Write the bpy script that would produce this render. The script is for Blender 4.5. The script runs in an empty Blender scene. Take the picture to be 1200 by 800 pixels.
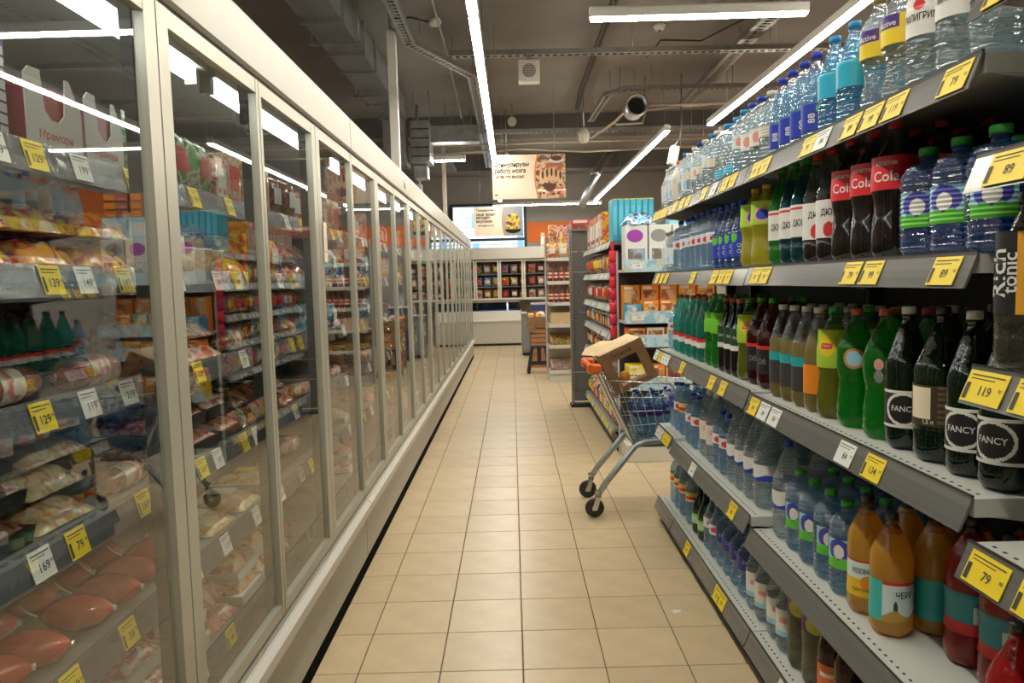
import bpy, math, random
from mathutils import Vector, Matrix
R = random.Random(11)
sc = bpy.context.scene
COL = sc.collection
PI = math.pi

# ---------------------------------------------------------------- camera
cam = bpy.data.cameras.new('camera')
cam.sensor_width = 36.0
cam.lens = 869.02 * 36.0 / 1200.0
cam.clip_start = 0.02
camo = bpy.data.objects.new('camera', cam)
COL.objects.link(camo)
_r = Vector((0.999644, -0.00023, -0.026669)); _u = Vector((0.026601, 0.080526, 0.996397)); _w = Vector((-0.001919, 0.996752, -0.080503))
camo.matrix_world = Matrix(((_r.x, _u.x, -_w.x, 0), (_r.y, _u.y, -_w.y, 0), (_r.z, _u.z, -_w.z, 1.4033), (0, 0, 0, 1)))
sc.camera = camo

# ---------------------------------------------------------------- world, exposure
wd = bpy.data.worlds.new('daylight'); sc.world = wd; wd.use_nodes = True
wn = wd.node_tree.nodes; wn['Background'].inputs[0].default_value = (0.78, 0.88, 1.0, 1); wn['Background'].inputs[1].default_value = 6.0
vs = sc.view_settings
vs.view_transform = 'Standard'; vs.look = 'None'; vs.gamma = 1.0; vs.use_curve_mapping = False
vs.exposure = 0.46
LAMP = 54.0          # emission of the ceiling line lamps
FRIDGE_LAMP = 10.0    # emission of the tubes inside the fridges
sc.cycles.max_bounces = 10
sc.cycles.transparent_max_bounces = 28
sc.cycles.transmission_bounces = 10
sc.cycles.caustics_reflective = False
sc.cycles.caustics_refractive = False
sc.cycles.sample_clamp_indirect = 4.0
sc.cycles.use_denoising = True

# ---------------------------------------------------------------- mesh builder
class MB:
    def __init__(s):
        s.v = []; s.f = []; s.m = []; s.s = []
    def add(s, vs_, fs, mi=0, sm=False):
        b = len(s.v); s.v.extend(tuple(p) for p in vs_)
        for k, q in enumerate(fs):
            s.f.append(tuple(b + i for i in q)); s.m.append(mi[k] if isinstance(mi, list) else mi); s.s.append(sm)
        return s
    def box(s, a, b, mi=0):
        x0, y0, z0 = a; x1, y1, z1 = b
        return s.add([(x0,y0,z0),(x1,y0,z0),(x1,y1,z0),(x0,y1,z0),(x0,y0,z1),(x1,y0,z1),(x1,y1,z1),(x0,y1,z1)],
                     [(0,3,2,1),(4,5,6,7),(0,1,5,4),(1,2,6,5),(2,3,7,6),(3,0,4,7)], mi)
    def cbox(s, a, b, c, mi=0):
        # box with chamfered edges: three rounded rings
        (x0,y0,z0),(x1,y1,z1) = a, b
        def ring(i, z):
            return [(x0+i+c,y0+i,z),(x1-i-c,y0+i,z),(x1-i,y0+i+c,z),(x1-i,y1-i-c,z),(x1-i-c,y1-i,z),(x0+i+c,y1-i,z),(x0+i,y1-i-c,z),(x0+i,y0+i+c,z)]
        vs_ = ring(c, z0) + ring(0, z0+c) + ring(0, z1-c) + ring(c, z1)
        fs = [tuple(range(7,-1,-1))]
        for k in range(3):
            for i in range(8):
                j = (i+1) % 8
                fs.append((k*8+i, k*8+j, k*8+8+j, k*8+8+i))
        fs.append(tuple(range(24,32)))
        return s.add(vs_, fs, mi)
    def rings(s, rs, mi=0, sm=True, caps=True, close=False):
        n = len(rs[0]); vs_ = [p for r in rs for p in r]; fs = []; ms = []
        K = len(rs) if close else len(rs)-1
        for k in range(K):
            k2 = (k+1) % len(rs)
            for i in range(n):
                j = (i+1) % n
                fs.append((k*n+i, k*n+j, k2*n+j, k2*n+i)); ms.append(mi(k, i) if callable(mi) else mi)
        s.add(vs_, fs, ms, sm)
        if caps and not close:
            b = len(s.v) - len(vs_); t = (len(rs)-1)*n
            s.f.append(tuple(b+i for i in range(n-1,-1,-1))); s.m.append(mi(0,0) if callable(mi) else mi); s.s.append(False)
            s.f.append(tuple(b+t+i for i in range(n))); s.m.append(mi(len(rs)-2,0) if callable(mi) else mi); s.s.append(False)
        return s
    def lathe(s, prof, seg=20, mi=0, mod=None, caps=True, o=(0,0,0)):
        rs = []
        for k, (r, z) in enumerate(prof):
            rs.append([(o[0]+(r*(mod(2*PI*i/seg, k, z) if mod else 1))*math.cos(2*PI*i/seg), o[1]+(r*(mod(2*PI*i/seg, k, z) if mod else 1))*math.sin(2*PI*i/seg), o[2]+z) for i in range(seg)])
        return s.rings(rs, mi, True, caps)
    def tube(s, pts, r, seg=8, mi=0, close=False):
        P = [Vector(p) for p in pts]; n = len(P); rs = []; up = None
        for k in range(n):
            a = P[k-1] if (k > 0 or close) else P[k]; b = P[(k+1) % n] if (k < n-1 or close) else P[k]
            t = (b-a); t = t.normalized() if t.length > 1e-9 else Vector((0,0,1))
            if up is None:
                up = Vector((0,0,1)) if abs(t.z) < .9 else Vector((1,0,0))
            x = t.cross(up)
            if x.length < 1e-6: x = t.cross(Vector((0,1,0)))
            x.normalize(); y = x.cross(t).normalized(); up = y
            rr = r[k] if isinstance(r, (list, tuple)) else r
            rs.append([P[k] + x*(rr*math.cos(2*PI*i/seg)) + y*(rr*math.sin(2*PI*i/seg)) for i in range(seg)])
        return s.rings(rs, mi, True, True, close)
    def cyl(s, p0, p1, r, seg=12, mi=0, r1=None):
        return s.tube([p0, p1], [r, r if r1 is None else r1], seg, mi)
    def ext(s, poly, axis, a, b, mi=0):
        # polygon (list of 2D) extruded along axis: 'x' -> (y,z), 'y' -> (x,z), 'z' -> (x,y)
        def P(q, t):
            return (t, q[0], q[1]) if axis == 'x' else (q[0], t, q[1]) if axis == 'y' else (q[0], q[1], t)
        n = len(poly)
        return s.add([P(q, a) for q in poly] + [P(q, b) for q in poly],
                     [tuple(range(n-1,-1,-1)), tuple(range(n, 2*n))] + [(i, (i+1) % n, n+(i+1) % n, n+i) for i in range(n)], mi)
    def quad(s, a, b, c, d, mi=0):
        return s.add([a, b, c, d], [(0,1,2,3)], mi)
    def mesh(s, name, mats):
        me = bpy.data.meshes.new(name)
        me.from_pydata(s.v, [], s.f)
        for m in mats: me.materials.append(m)
        me.polygons.foreach_set('material_index', s.m)
        me.polygons.foreach_set('use_smooth', s.s)
        me.update()
        return me
    def build(s, name, mats, parent=None, loc=(0,0,0), **k):
        return ob(name, s.mesh(name, mats if isinstance(mats, (list, tuple)) else [mats]), parent, loc, **k)

def ob(name, me, parent=None, loc=(0,0,0), rot=None, scale=None, label=None, cat=None, group=None, kind=None):
    o = bpy.data.objects.new(name, me); COL.objects.link(o)
    o.location = loc
    if rot is not None: o.rotation_euler = rot
    if scale is not None: o.scale = scale if isinstance(scale, (tuple, list)) else (scale,)*3
    if parent is not None: o.parent = parent
    tag(o, label, cat, group, kind)
    return o
def tag(o, label=None, cat=None, group=None, kind=None):
    if label: o['label'] = label
    if cat: o['category'] = cat
    if group: o['group'] = group
    if kind: o['kind'] = kind
    return o
def empty(name, loc=(0,0,0), rz=0, **k):
    o = ob(name, None, None, loc, (0,0,rz), **k); o.empty_display_size = .1
    return o
# a proto is [(part name, mesh, index of its parent part or None)]; inst() makes one thing from it
def inst(proto, loc, rot=(0,0,0), label=None, cat=None, group=None, scale=None):
    made = []
    for nm, me, pi in proto:
        if pi is None: made.append(ob(nm, me, None, loc, rot, scale, label, cat, group))
        else: made.append(ob(nm, me, made[pi]))
    return made[0]

# ---------------------------------------------------------------- text as flat mesh data
_tc = {}
def text(body, bold=.012):
    key = (body, bold)
    if key not in _tc:
        c = bpy.data.curves.new('text', 'FONT'); c.body = body; c.resolution_u = 2; c.offset = bold
        o = bpy.data.objects.new('text', c)
        me = bpy.data.meshes.new_from_object(o)
        vs_ = [tuple(v.co) for v in me.vertices]; fs = [tuple(p.vertices) for p in me.polygons]
        bpy.data.objects.remove(o); bpy.data.meshes.remove(me); bpy.data.curves.remove(c)
        x0 = min(v[0] for v in vs_); x1 = max(v[0] for v in vs_); y0 = min(v[1] for v in vs_); y1 = max(v[1] for v in vs_)
        h = y1 - y0
        _tc[key] = ([((v[0]-(x0+x1)/2)/h, (v[1]-(y0+y1)/2)/h) for v in vs_], fs, (x1-x0)/h)
    return _tc[key]
def put_text(mb, body, h, fn, mi=0, maxw=None, bold=.012):
    vs_, fs, w = text(body, bold)
    sx = h if maxw is None or w*h <= maxw else maxw/w
    mb.add([fn(v[0]*sx, v[1]*h) for v in vs_], fs, mi)

ORD = ['first','second','third','fourth','fifth','sixth','seventh','eighth','ninth','tenth','eleventh','twelfth','thirteenth','fourteenth','fifteenth','sixteenth','seventeenth','eighteenth','nineteenth','twentieth']
ORD += ['twenty-'+o for o in ORD[:9]] + ['thirtieth'] + ['thirty-'+o for o in ORD[:9]] + ['fortieth'] + ['forty-'+o for o in ORD[:9]]

# ---------------------------------------------------------------- materials
_mc = {}
def nt(name):
    m = bpy.data.materials.new(name); m.use_nodes = True
    return m, m.node_tree.nodes, m.node_tree.links, m.node_tree.nodes['Principled BSDF'], m.node_tree.nodes['Material Output']
def M(name, col, rough=.5, metal=0., spec=.5, var=0., vscale=8., bump=0., bscale=60., emis=None, coat=0., rnd=0., stretch=None):
    if name in _mc: return _mc[name]
    m, n, l, b, out = nt(name)
    c4 = tuple(col) + (1,)
    b.inputs['Base Color'].default_value = c4; b.inputs['Roughness'].default_value = rough; b.inputs['Metallic'].default_value = metal
    b.inputs['Specular IOR Level'].default_value = spec; b.inputs['Coat Weight'].default_value = coat
    tc = None
    if var or bump or rnd:
        tc = n.new('ShaderNodeTexCoord'); src = tc.outputs['Object']
        if stretch:
            mp = n.new('ShaderNodeMapping'); mp.inputs['Scale'].default_value = stretch; l.new(src, mp.inputs[0]); src = mp.outputs[0]
    if var or rnd:
        hs = n.new('ShaderNodeHueSaturation'); hs.inputs['Color'].default_value = c4
        val = None
        if var:
            nz = n.new('ShaderNodeTexNoise'); nz.inputs['Scale'].default_value = vscale; nz.inputs['Detail'].default_value = 5
            l.new(src, nz.inputs['Vector'])
            mr = n.new('ShaderNodeMapRange'); mr.inputs[1].default_value = .3; mr.inputs[2].default_value = .7; mr.inputs[3].default_value = 1-var; mr.inputs[4].default_value = 1+var
            l.new(nz.outputs['Fac'], mr.inputs[0]); val = mr.outputs[0]
        if rnd:
            oi = n.new('ShaderNodeObjectInfo'); mr2 = n.new('ShaderNodeMapRange'); mr2.inputs[3].default_value = 1-rnd; mr2.inputs[4].default_value = 1+rnd
            l.new(oi.outputs['Random'], mr2.inputs[0])
            if val is None: val = mr2.outputs[0]
            else:
                mu = n.new('ShaderNodeMath'); mu.operation = 'MULTIPLY'; l.new(val, mu.inputs[0]); l.new(mr2.outputs[0], mu.inputs[1]); val = mu.outputs[0]
        l.new(val, hs.inputs['Value']); l.new(hs.outputs[0], b.inputs['Base Color'])
    if bump:
        nb = n.new('ShaderNodeTexNoise'); nb.inputs['Scale'].default_value = bscale; nb.inputs['Detail'].default_value = 3; l.new(src, nb.inputs['Vector'])
        bp = n.new('ShaderNodeBump'); bp.inputs['Strength'].default_value = bump; bp.inputs['Distance'].default_value = .01
        l.new(nb.outputs['Fac'], bp.inputs['Height']); l.new(bp.outputs[0], b.inputs['Normal'])
    if emis:
        b.inputs['Emission Color'].default_value = tuple(emis[0]) + (1,); b.inputs['Emission Strength'].default_value = emis[1]
    _mc[name] = m
    return m
def skin(n, l, ior, normal=None):
    """Fresnel reflectance of the outer skin only: nothing is reflected where the ray leaves again"""
    fr = n.new('ShaderNodeFresnel'); fr.inputs[0].default_value = ior
    ge = n.new('ShaderNodeNewGeometry'); iv = n.new('ShaderNodeMath'); iv.operation = 'SUBTRACT'; iv.inputs[0].default_value = 1.; l.new(ge.outputs['Backfacing'], iv.inputs[1])
    mu = n.new('ShaderNodeMath'); mu.operation = 'MULTIPLY'; l.new(fr.outputs[0], mu.inputs[0]); l.new(iv.outputs[0], mu.inputs[1])
    if normal: l.new(normal, fr.inputs['Normal'])
    return mu.outputs[0]
def glass_pane(name, tint=(.93,.95,.94), ior=1.5, rough=.015):
    m, n, l, b, out = nt(name); n.remove(b)
    tr = n.new('ShaderNodeBsdfTransparent'); tr.inputs[0].default_value = tuple(tint)+(1,)
    gl = n.new('ShaderNodeBsdfAnisotropic'); gl.inputs['Roughness'].default_value = rough; gl.inputs['Color'].default_value = (1,1,1,1)
    mx = n.new('ShaderNodeMixShader'); l.new(skin(n, l, ior), mx.inputs[0]); l.new(tr.outputs[0], mx.inputs[1]); l.new(gl.outputs[0], mx.inputs[2]); l.new(mx.outputs[0], out.inputs[0])
    return m
def liquid(name, tint, clear=.6, body=(.5,.5,.5), trl=.5, ior=1.35, rough=.07, refr=.42, wav=.7):
    """bottle wall with drink: part see-through tint, part scattering body, glossy skin"""
    if name in _mc: return _mc[name]
    m, n, l, b, out = nt(name); n.remove(b)
    tr = n.new('ShaderNodeBsdfTransparent'); tr.inputs[0].default_value = tuple(tint)+(1,)
    di = n.new('ShaderNodeBsdfDiffuse'); di.inputs[0].default_value = tuple(body)+(1,)
    ts = n.new('ShaderNodeBsdfTranslucent'); ts.inputs[0].default_value = tuple(body)+(1,)
    m1 = n.new('ShaderNodeMixShader'); m1.inputs[0].default_value = trl; l.new(di.outputs[0], m1.inputs[1]); l.new(ts.outputs[0], m1.inputs[2])
    m2 = n.new('ShaderNodeMixShader'); m2.inputs[0].default_value = 1-clear; l.new(tr.outputs[0], m2.inputs[1]); l.new(m1.outputs[0], m2.inputs[2])
    gl = n.new('ShaderNodeBsdfAnisotropic'); gl.inputs['Roughness'].default_value = rough; gl.inputs['Color'].default_value = (1,1,1,1)
    if refr:
        rf = n.new('ShaderNodeBsdfRefraction'); rf.inputs['Color'].default_value = tuple(t**.5 for t in tint)+(1,); rf.inputs['IOR'].default_value = 1.33; rf.inputs['Roughness'].default_value = .02
        m3 = n.new('ShaderNodeMixShader'); m3.inputs[0].default_value = refr; l.new(m2.outputs[0], m3.inputs[1]); l.new(rf.outputs[0], m3.inputs[2]); m2 = m3
    # fine waviness of blown plastic
    tc = n.new('ShaderNodeTexCoord'); nz = n.new('ShaderNodeTexNoise'); nz.inputs['Scale'].default_value = 38; nz.inputs['Detail'].default_value = 3; l.new(tc.outputs['Object'], nz.inputs['Vector'])
    bp = n.new('ShaderNodeBump'); bp.inputs['Strength'].default_value = wav; bp.inputs['Distance'].default_value = .006
    if wav > 1:      # moulded rings of the water bottles
        wv = n.new('ShaderNodeTexWave'); wv.bands_direction = 'Z'; wv.inputs['Scale'].default_value = 24; wv.inputs['Distortion'].default_value = 1.2; l.new(tc.outputs['Object'], wv.inputs['Vector'])
        sm = n.new('ShaderNodeMath'); sm.operation = 'MULTIPLY_ADD'; sm.inputs[1].default_value = .35; l.new(wv.outputs['Fac'], sm.inputs[0]); l.new(nz.outputs['Fac'], sm.inputs[2]); l.new(sm.outputs[0], bp.inputs['Height'])
    else: l.new(nz.outputs['Fac'], bp.inputs['Height'])
    l.new(bp.outputs[0], gl.inputs['Normal'])
    if refr: l.new(bp.outputs[0], rf.inputs['Normal'])
    mx = n.new('ShaderNodeMixShader'); l.new(skin(n, l, ior+(.30 if wav > 1 else .12), bp.outputs[0]), mx.inputs[0]); l.new(m2.outputs[0], mx.inputs[1]); l.new(gl.outputs[0], mx.inputs[2]); l.new(mx.outputs[0], out.inputs[0])
    _mc[name] = m
    return m
def printed(name, cols, scale=6., rough=.32, kind='voronoi', stretch=(1,1,1)):
    """printed packaging: flat colour patches in the given colours, shifted from pack to pack"""
    if name in _mc: return _mc[name]
    m, n, l, b, out = nt(name)
    b.inputs['Roughness'].default_value = rough; b.inputs['Coat Weight'].default_value = .3
    tc = n.new('ShaderNodeTexCoord'); oi = n.new('ShaderNodeObjectInfo')
    ad = n.new('ShaderNodeVectorMath'); ad.operation = 'MULTIPLY_ADD'
    l.new(tc.outputs['Object'], ad.inputs[0]); ad.inputs[1].default_value = stretch
    mu = n.new('ShaderNodeMath'); mu.operation = 'MULTIPLY'; mu.inputs[1].default_value = 7.; l.new(oi.outputs['Random'], mu.inputs[0])
    cb = n.new('ShaderNodeCombineXYZ'); l.new(mu.outputs[0], cb.inputs[0]); l.new(mu.outputs[0], cb.inputs[2]); l.new(cb.outputs[0], ad.inputs[2])
    if kind == 'voronoi':
        tx = n.new('ShaderNodeTexVoronoi'); tx.inputs['Scale'].default_value = scale*4; o_ = tx.outputs['Color']
        sp = n.new('ShaderNodeSeparateColor'); l.new(tx.outputs['Color'], sp.inputs[0]); o_ = sp.outputs[0]
    else:
        tx = n.new('ShaderNodeTexNoise'); tx.inputs['Scale'].default_value = scale*4; tx.inputs['Detail'].default_value = 2; o_ = tx.outputs['Fac']
    l.new(ad.outputs[0], tx.inputs['Vector'])
    cr = n.new('ShaderNodeValToRGB'); cr.color_ramp.interpolation = 'CONSTANT' if kind == 'voronoi' else 'EASE'
    els = cr.color_ramp.elements
    lo, hi = (0., 1.) if kind == 'voronoi' else (.32, .68)
    while len(els) < len(cols): els.new(.5)
    for i, c in enumerate(cols):
        els[i].position = lo + (hi-lo)*i/len(cols); els[i].color = tuple(c)+(1,)
    l.new(o_, cr.inputs[0]); l.new(cr.outputs[0], b.inputs['Base Color'])
    _mc[name] = m
    return m

WHITE = M('white_print', (.72,.72,.68), .5); BLACK = M('black_print', (.012,.012,.012), .45); YELLOW = M('yellow_print', (.78,.58,.02), .5)
RED = M('red_print', (.62,.03,.03), .4); BLUE = M('blue_print', (.02,.05,.42), .4); CREAM = M('cream_print', (.78,.69,.52), .5)
TEAL = M('teal_print', (.02,.36,.38), .4); CYAN = M('cyan_print', (.03,.42,.62), .35); ORANGE = M('orange_print', (.80,.25,.02), .4)
GREENP = M('green_print', (.12,.55,.05), .4); LIME = M('lime_print', (.38,.60,.04), .4); PURPLE = M('purple_print', (.07,.03,.22), .4)
GOLD = M('gold_print', (.62,.47,.18), .4); PINK = M('pink_print', (.70,.32,.30), .45); GREYP = M('grey_print', (.25,.26,.26), .45)
LBLUE = M('light_blue_print', (.30,.58,.72), .4); NAVY = M('navy_print', (.012,.018,.16), .4)
STEEL = M('galvanised_steel', (.50,.51,.52), .32, 1., var=.18, vscale=14)
CHROME = M('chrome_wire', (.62,.63,.64), .22, 1.)
DARKM = M('dark_metal', (.035,.036,.037), .5); BLACKP = M('black_plastic', (.014,.014,.015), .42)
CARD = M('cardboard', (.25,.14,.065), .85, var=.12, vscale=20); CARDL = M('cardboard_light', (.62,.46,.27), .85, var=.08, vscale=12)
# ================================================================ THE ROOM
FLOOR_TILE = M('floor_tile', (.58,.455,.285), .30, var=.07, vscale=9, bump=.05, bscale=120, rnd=.05, spec=.45)
GROUT = M('grout', (.16,.12,.08), .9)
CONC = M('ceiling_concrete', (.235,.228,.22), .9, var=.13, vscale=1.3, bump=.25, bscale=18)
BEAMM = M('beam_shade_grey', (.13,.125,.12), .9, var=.12, vscale=2)  # darker than the ceiling, its shade put into the colour
WALLM = M('wall_paint', (.34,.33,.31), .8, var=.04, vscale=3)
ORANGEW = M('orange_wall_paint', (.78,.17,.015), .6, var=.05, vscale=3)
T = .3; TX = .0042; TY = 4.3874 - 12*T; G = .0022
floor = MB().box((-3.4,-7,-.12),(4.0,17.1,-.003)).build('floor', GROUT, kind='structure')
mb = MB().cbox((G,G,-.012),(T-G,T-G,0),.0018)
tile_me = mb.mesh('floor_tile', [FLOOR_TILE])
rest = MB(); ntile = 0
for r in range(-26, 55):
    for c in range(-12, 14):
        x = TX + c*T; y = TY + r*T
        if x < -3.4 or x+T > 4.0 or y < -7 or y+T > 17.1: continue
        if -3 <= c <= 2 and y > 2.25:
            ob('tile', tile_me, floor, (x,y,0)); ntile += 1
        else: rest.cbox((x+G,y+G,-.012),(x+T-G,y+T-G,0),.0018)
rest.build('tile_field', [FLOOR_TILE], floor, kind='stuff')
CEILZ = 3.8
MB().box((-3.4,-7,CEILZ),(4.0,17.1,CEILZ+.2)).build('ceiling', CONC, kind='structure')
# walls, each with its orange band as a part of its own
def wall(name, a, b, band=None):
    w = MB().box(a, b).build(name, WALLM, kind='structure')
    if band: MB().box(*band).build('orange_band', ORANGEW, w)
    return w
wall('wall_left', (-3.6,-7,0), (-3.4,17.3,CEILZ), ((-3.405,-7,2.28),(-3.395,17.0,2.74)))
wall('wall_right', (4.0,-7,0), (4.2,17.3,CEILZ), ((3.995,-7,2.28),(4.005,17.0,2.74)))
wall('wall_front', (-3.6,-7.2,0), (4.2,-7,CEILZ), ((-3.4,-7.005,2.28),(4.0,-6.995,2.74)))
WX0, WX1, WZ0, WZ1 = -1.31, .31, 1.90, 3.13
wb = MB(); wb.box((-3.4,17.1,0),(WX0,17.3,CEILZ)); wb.box((WX1,17.1,0),(4.0,17.3,CEILZ)); wb.box((WX0,17.1,0),(WX1,17.3,WZ0)); wb.box((WX0,17.1,WZ1),(WX1,17.3,CEILZ))
wback = wb.build('wall_back', WALLM, kind='structure')
MB().box((WX1+.07,17.09,2.28),(4.0,17.11,2.74)).build('orange_band', ORANGEW, wback)
MB().box((-3.4,17.09,2.28),(WX0-.07,17.11,2.74)).build('orange_band', ORANGEW, wback)
# window in the back wall
FRAMEM = M('window_frame_black', (.02,.021,.024), .4)
win = MB()
win.box((WX0-.05,17.06,WZ0-.05),(WX1+.05,17.16,WZ0)); win.box((WX0-.05,17.06,WZ1),(WX1+.05,17.16,WZ1+.05)); win.box((WX0-.07,17.06,WZ0),(WX0,17.16,WZ1)); win.box((WX1,17.06,WZ0),(WX1+.06,17.16,WZ1))
win = win.build('window_1', FRAMEM, kind='structure')
MB().box((WX0,17.07,2.34),(WX1,17.15,2.40)).build('transom', FRAMEM, win)
PANE = glass_pane('window_glass', (.9,.95,.97))
MB().box((WX0,17.10,WZ0),(WX1,17.106,2.34)).build('pane', PANE, win); MB().box((WX0,17.10,2.40),(WX1,17.106,WZ1)).build('pane', PANE, win)
# pale brick house front outside the window, every brick its own piece
BRICK = M('white_brick', (.80,.80,.80), .85, rnd=.06); MORTAR = M('mortar', (.42,.45,.50), .9); BLUEFR = M('blue_frame_paint', (.16,.28,.50), .5)
fac = MB().box((-3.6,20.06,-.1),(2.6,20.4,5.2)).build('brick_facade', MORTAR, label='pale brick house front outside behind the back window', cat='building')
bme = MB().cbox((-.145,-.03,-.05),(.145,.03,.05),.006).mesh('brick', [BRICK])
k = 0
for zz in range(14):
    z = 1.62 + zz*.12
    for xx in range(9):
        x = -1.95 + xx*.31 + (.155 if zz % 2 else 0)
        if -.62 < x < .02 and 2.1 < z < 2.72 and False: continue
        ob('brick', bme, fac, (x,20.04,z)); k += 1
for (x0,x1,z0,z1) in ((-1.02,-.86,2.85,3.25),(-1.02,-.86,1.62,2.45),(.18,.34,1.62,3.30),(-1.75,-1.45,1.62,2.2)):
    MB().box((x0,19.93,z0),(x1,20.03,z1)).build('window_surround', BLUEFR, fac)
MB().box((-6,17.3,-.14),(8,24,-.1)).build('ground_outside', M('outside_ground', (.4,.4,.4), .9), kind='structure')
# downstand beams, put in dark grey for the shading of the far ceiling
for i, (y0, y1, z0) in enumerate(((10.95,11.25,3.52),(14.2,14.5,3.5))):
    MB().box((-3.4,y0,z0),(4.0,y1,CEILZ-.001)).build('trim_%d' % (i+1), BEAMM, kind='structure')
MB().box((-3.39,11.25,3.44),(-.98,14.2,3.52)).build('trim_3', BEAMM, kind='structure')
# ================================================================ LAMPS AND CEILING SERVICES
LAMPM = M('lamp_diffuser', (.9,.9,.88), .4, emis=((1.0,.94,.80), LAMP)); HOUS = M('lamp_housing', (.62,.62,.58), .4)
WIRE = M('steel_wire', (.35,.35,.35), .4, 1.)
def line_lamp(p0, p1, label, group='line lamps under the ceiling'):
    """slim suspended line lamp from p0 to p1 (horizontal)"""
    a = Vector(p0); b = Vector(p1); d = (b-a).normalized(); L = (b-a).length; rz = math.atan2(d.y, d.x)
    e = empty('line_lamp', tuple(a), rz, label=label, cat='lamp', group=group)
    MB().ext([(-.03,.0),(.03,.0),(.035,.05),(.02,.065),(-.02,.065),(-.035,.05)], 'x', 0, L).build('housing', HOUS, e)
    MB().ext([(-.029,.001),(-.024,-.014),(.024,-.014),(.029,.001)], 'x', .01, L-.01).build('diffuser', LAMPM, e)
    n = max(2, int(L/1.6)+1)
    for i in range(n):
        t = .15 + (L-.3)*i/(n-1)
        MB().cyl((t,0,.065),(t,0,CEILZ-a.z-.001), .0022, 5).build('suspension_wire', WIRE, e)
line_lamp((-.19,4.62,3.0), (-.19,9.55,3.0), 'near length of the long line lamp above the aisle')
line_lamp((-.19,9.62,3.0), (-.19,14.9,3.0), 'far length of the long line lamp above the aisle, behind the hanging sign')
line_lamp((-.19,-1.2,3.0), (-.19,4.55,3.0), 'line lamp over the aisle, continuing above the camera')
line_lamp((2.135,-4.0,3.0), (2.135,2.0,3.0), 'unseen line lamp added for fill light, next aisle behind the camera')  # out of view, added to light the bottle fronts
line_lamp((2.135,2.2,3.0), (2.135,8.0,3.0), 'long slanting line lamp above the water bottles on the top drink shelf')
line_lamp((1.74,8.25,3.0), (1.74,15.3,3.0), 'far line lamp running down to the red packs, right of the hanging sign')
line_lamp((.52,4.70,3.0), (1.86,4.70,3.0), 'single line lamp set across the aisle direction near the top')
line_lamp((-.96,9.83,3.0), (-.56,9.83,3.0), 'short pale lamp beneath the ducts left of the long line lamp')
line_lamp((2.36,8.43,3.0), (3.6,8.43,3.0), 'short lamp seen just above the blue bottle caps')
line_lamp((-.35,15.55,2.98), (1.9,15.55,2.98), 'far line lamp running across in front of the back window')

# --- rectangular duct above the fridges
DUCT = M('duct_zinc', (.42,.45,.48), .38, 1., var=.2, vscale=5, stretch=(1,.4,1))
e = empty('air_duct', (-1.38,5.0,3.4), label='square zinc air duct running above the row of tall fridges', cat='duct')
ys = [-1.0, .9, 2.4, 4.0, 5.77, 6.58, 7.12, 8.4, 9.1]
for i in range(len(ys)-1):
    MB().box((-.15,ys[i]-5+.012,0),(.15,ys[i+1]-5-.012,.25)).build('duct_section', DUCT, e)
for y in ys[1:]:
    MB().box((-.17,y-5-.012,-.02),(.17,y-5+.012,.27)).build('flange', STEEL, e)
MB().ext([(4.112,.26),(4.42,.1),(4.42,-.5),(4.15,-.5),(4.112,-.02)], 'x', -.13, .13).build('elbow', DUCT, e)
MB().box((-.15,4.10,-.56),(.15,4.46,-.5)).build('flange', STEEL, e)
for y in (1.0,2.6,4.5,6.2,7.9):
    for s in (-.19,.19): MB().cyl((s,y-5,-.03),(s,y-5,.395), .004, 5).build('hanger_rod', STEEL, e)
    MB().box((-.21,y-5-.015,-.045),(.21,y-5+.015,-.02)).build('hanger_bar', STEEL, e)
# ventilation unit boxes beyond the duct
e = empty('ventilation_unit', (-1.08,9.47,2.9), label='perforated zinc ventilation box hanging past the end of the air duct', cat='vent unit')
MB().cbox((-.12,-.2,.0),(.12,.2,.5),.008).build('casing', STEEL, e)
for i in range(4):
    MB().box((-.105,-.205,.06+i*.11),(.105,-.2005,.075+i*.11)).build('slot', DARKM, e)
MB().box((-.115,.02,-.16),(.05,.3,-.01)).build('lower_box', STEEL, e)
MB().box((.121,-.1,.25),(.72,.12,.45)).build('side_box', STEEL, e)
for s in (-.1,.1): MB().cyl((s,0,.5),(s,0,.9), .006, 5).build('hanger_rod', STEEL, e)

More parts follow.
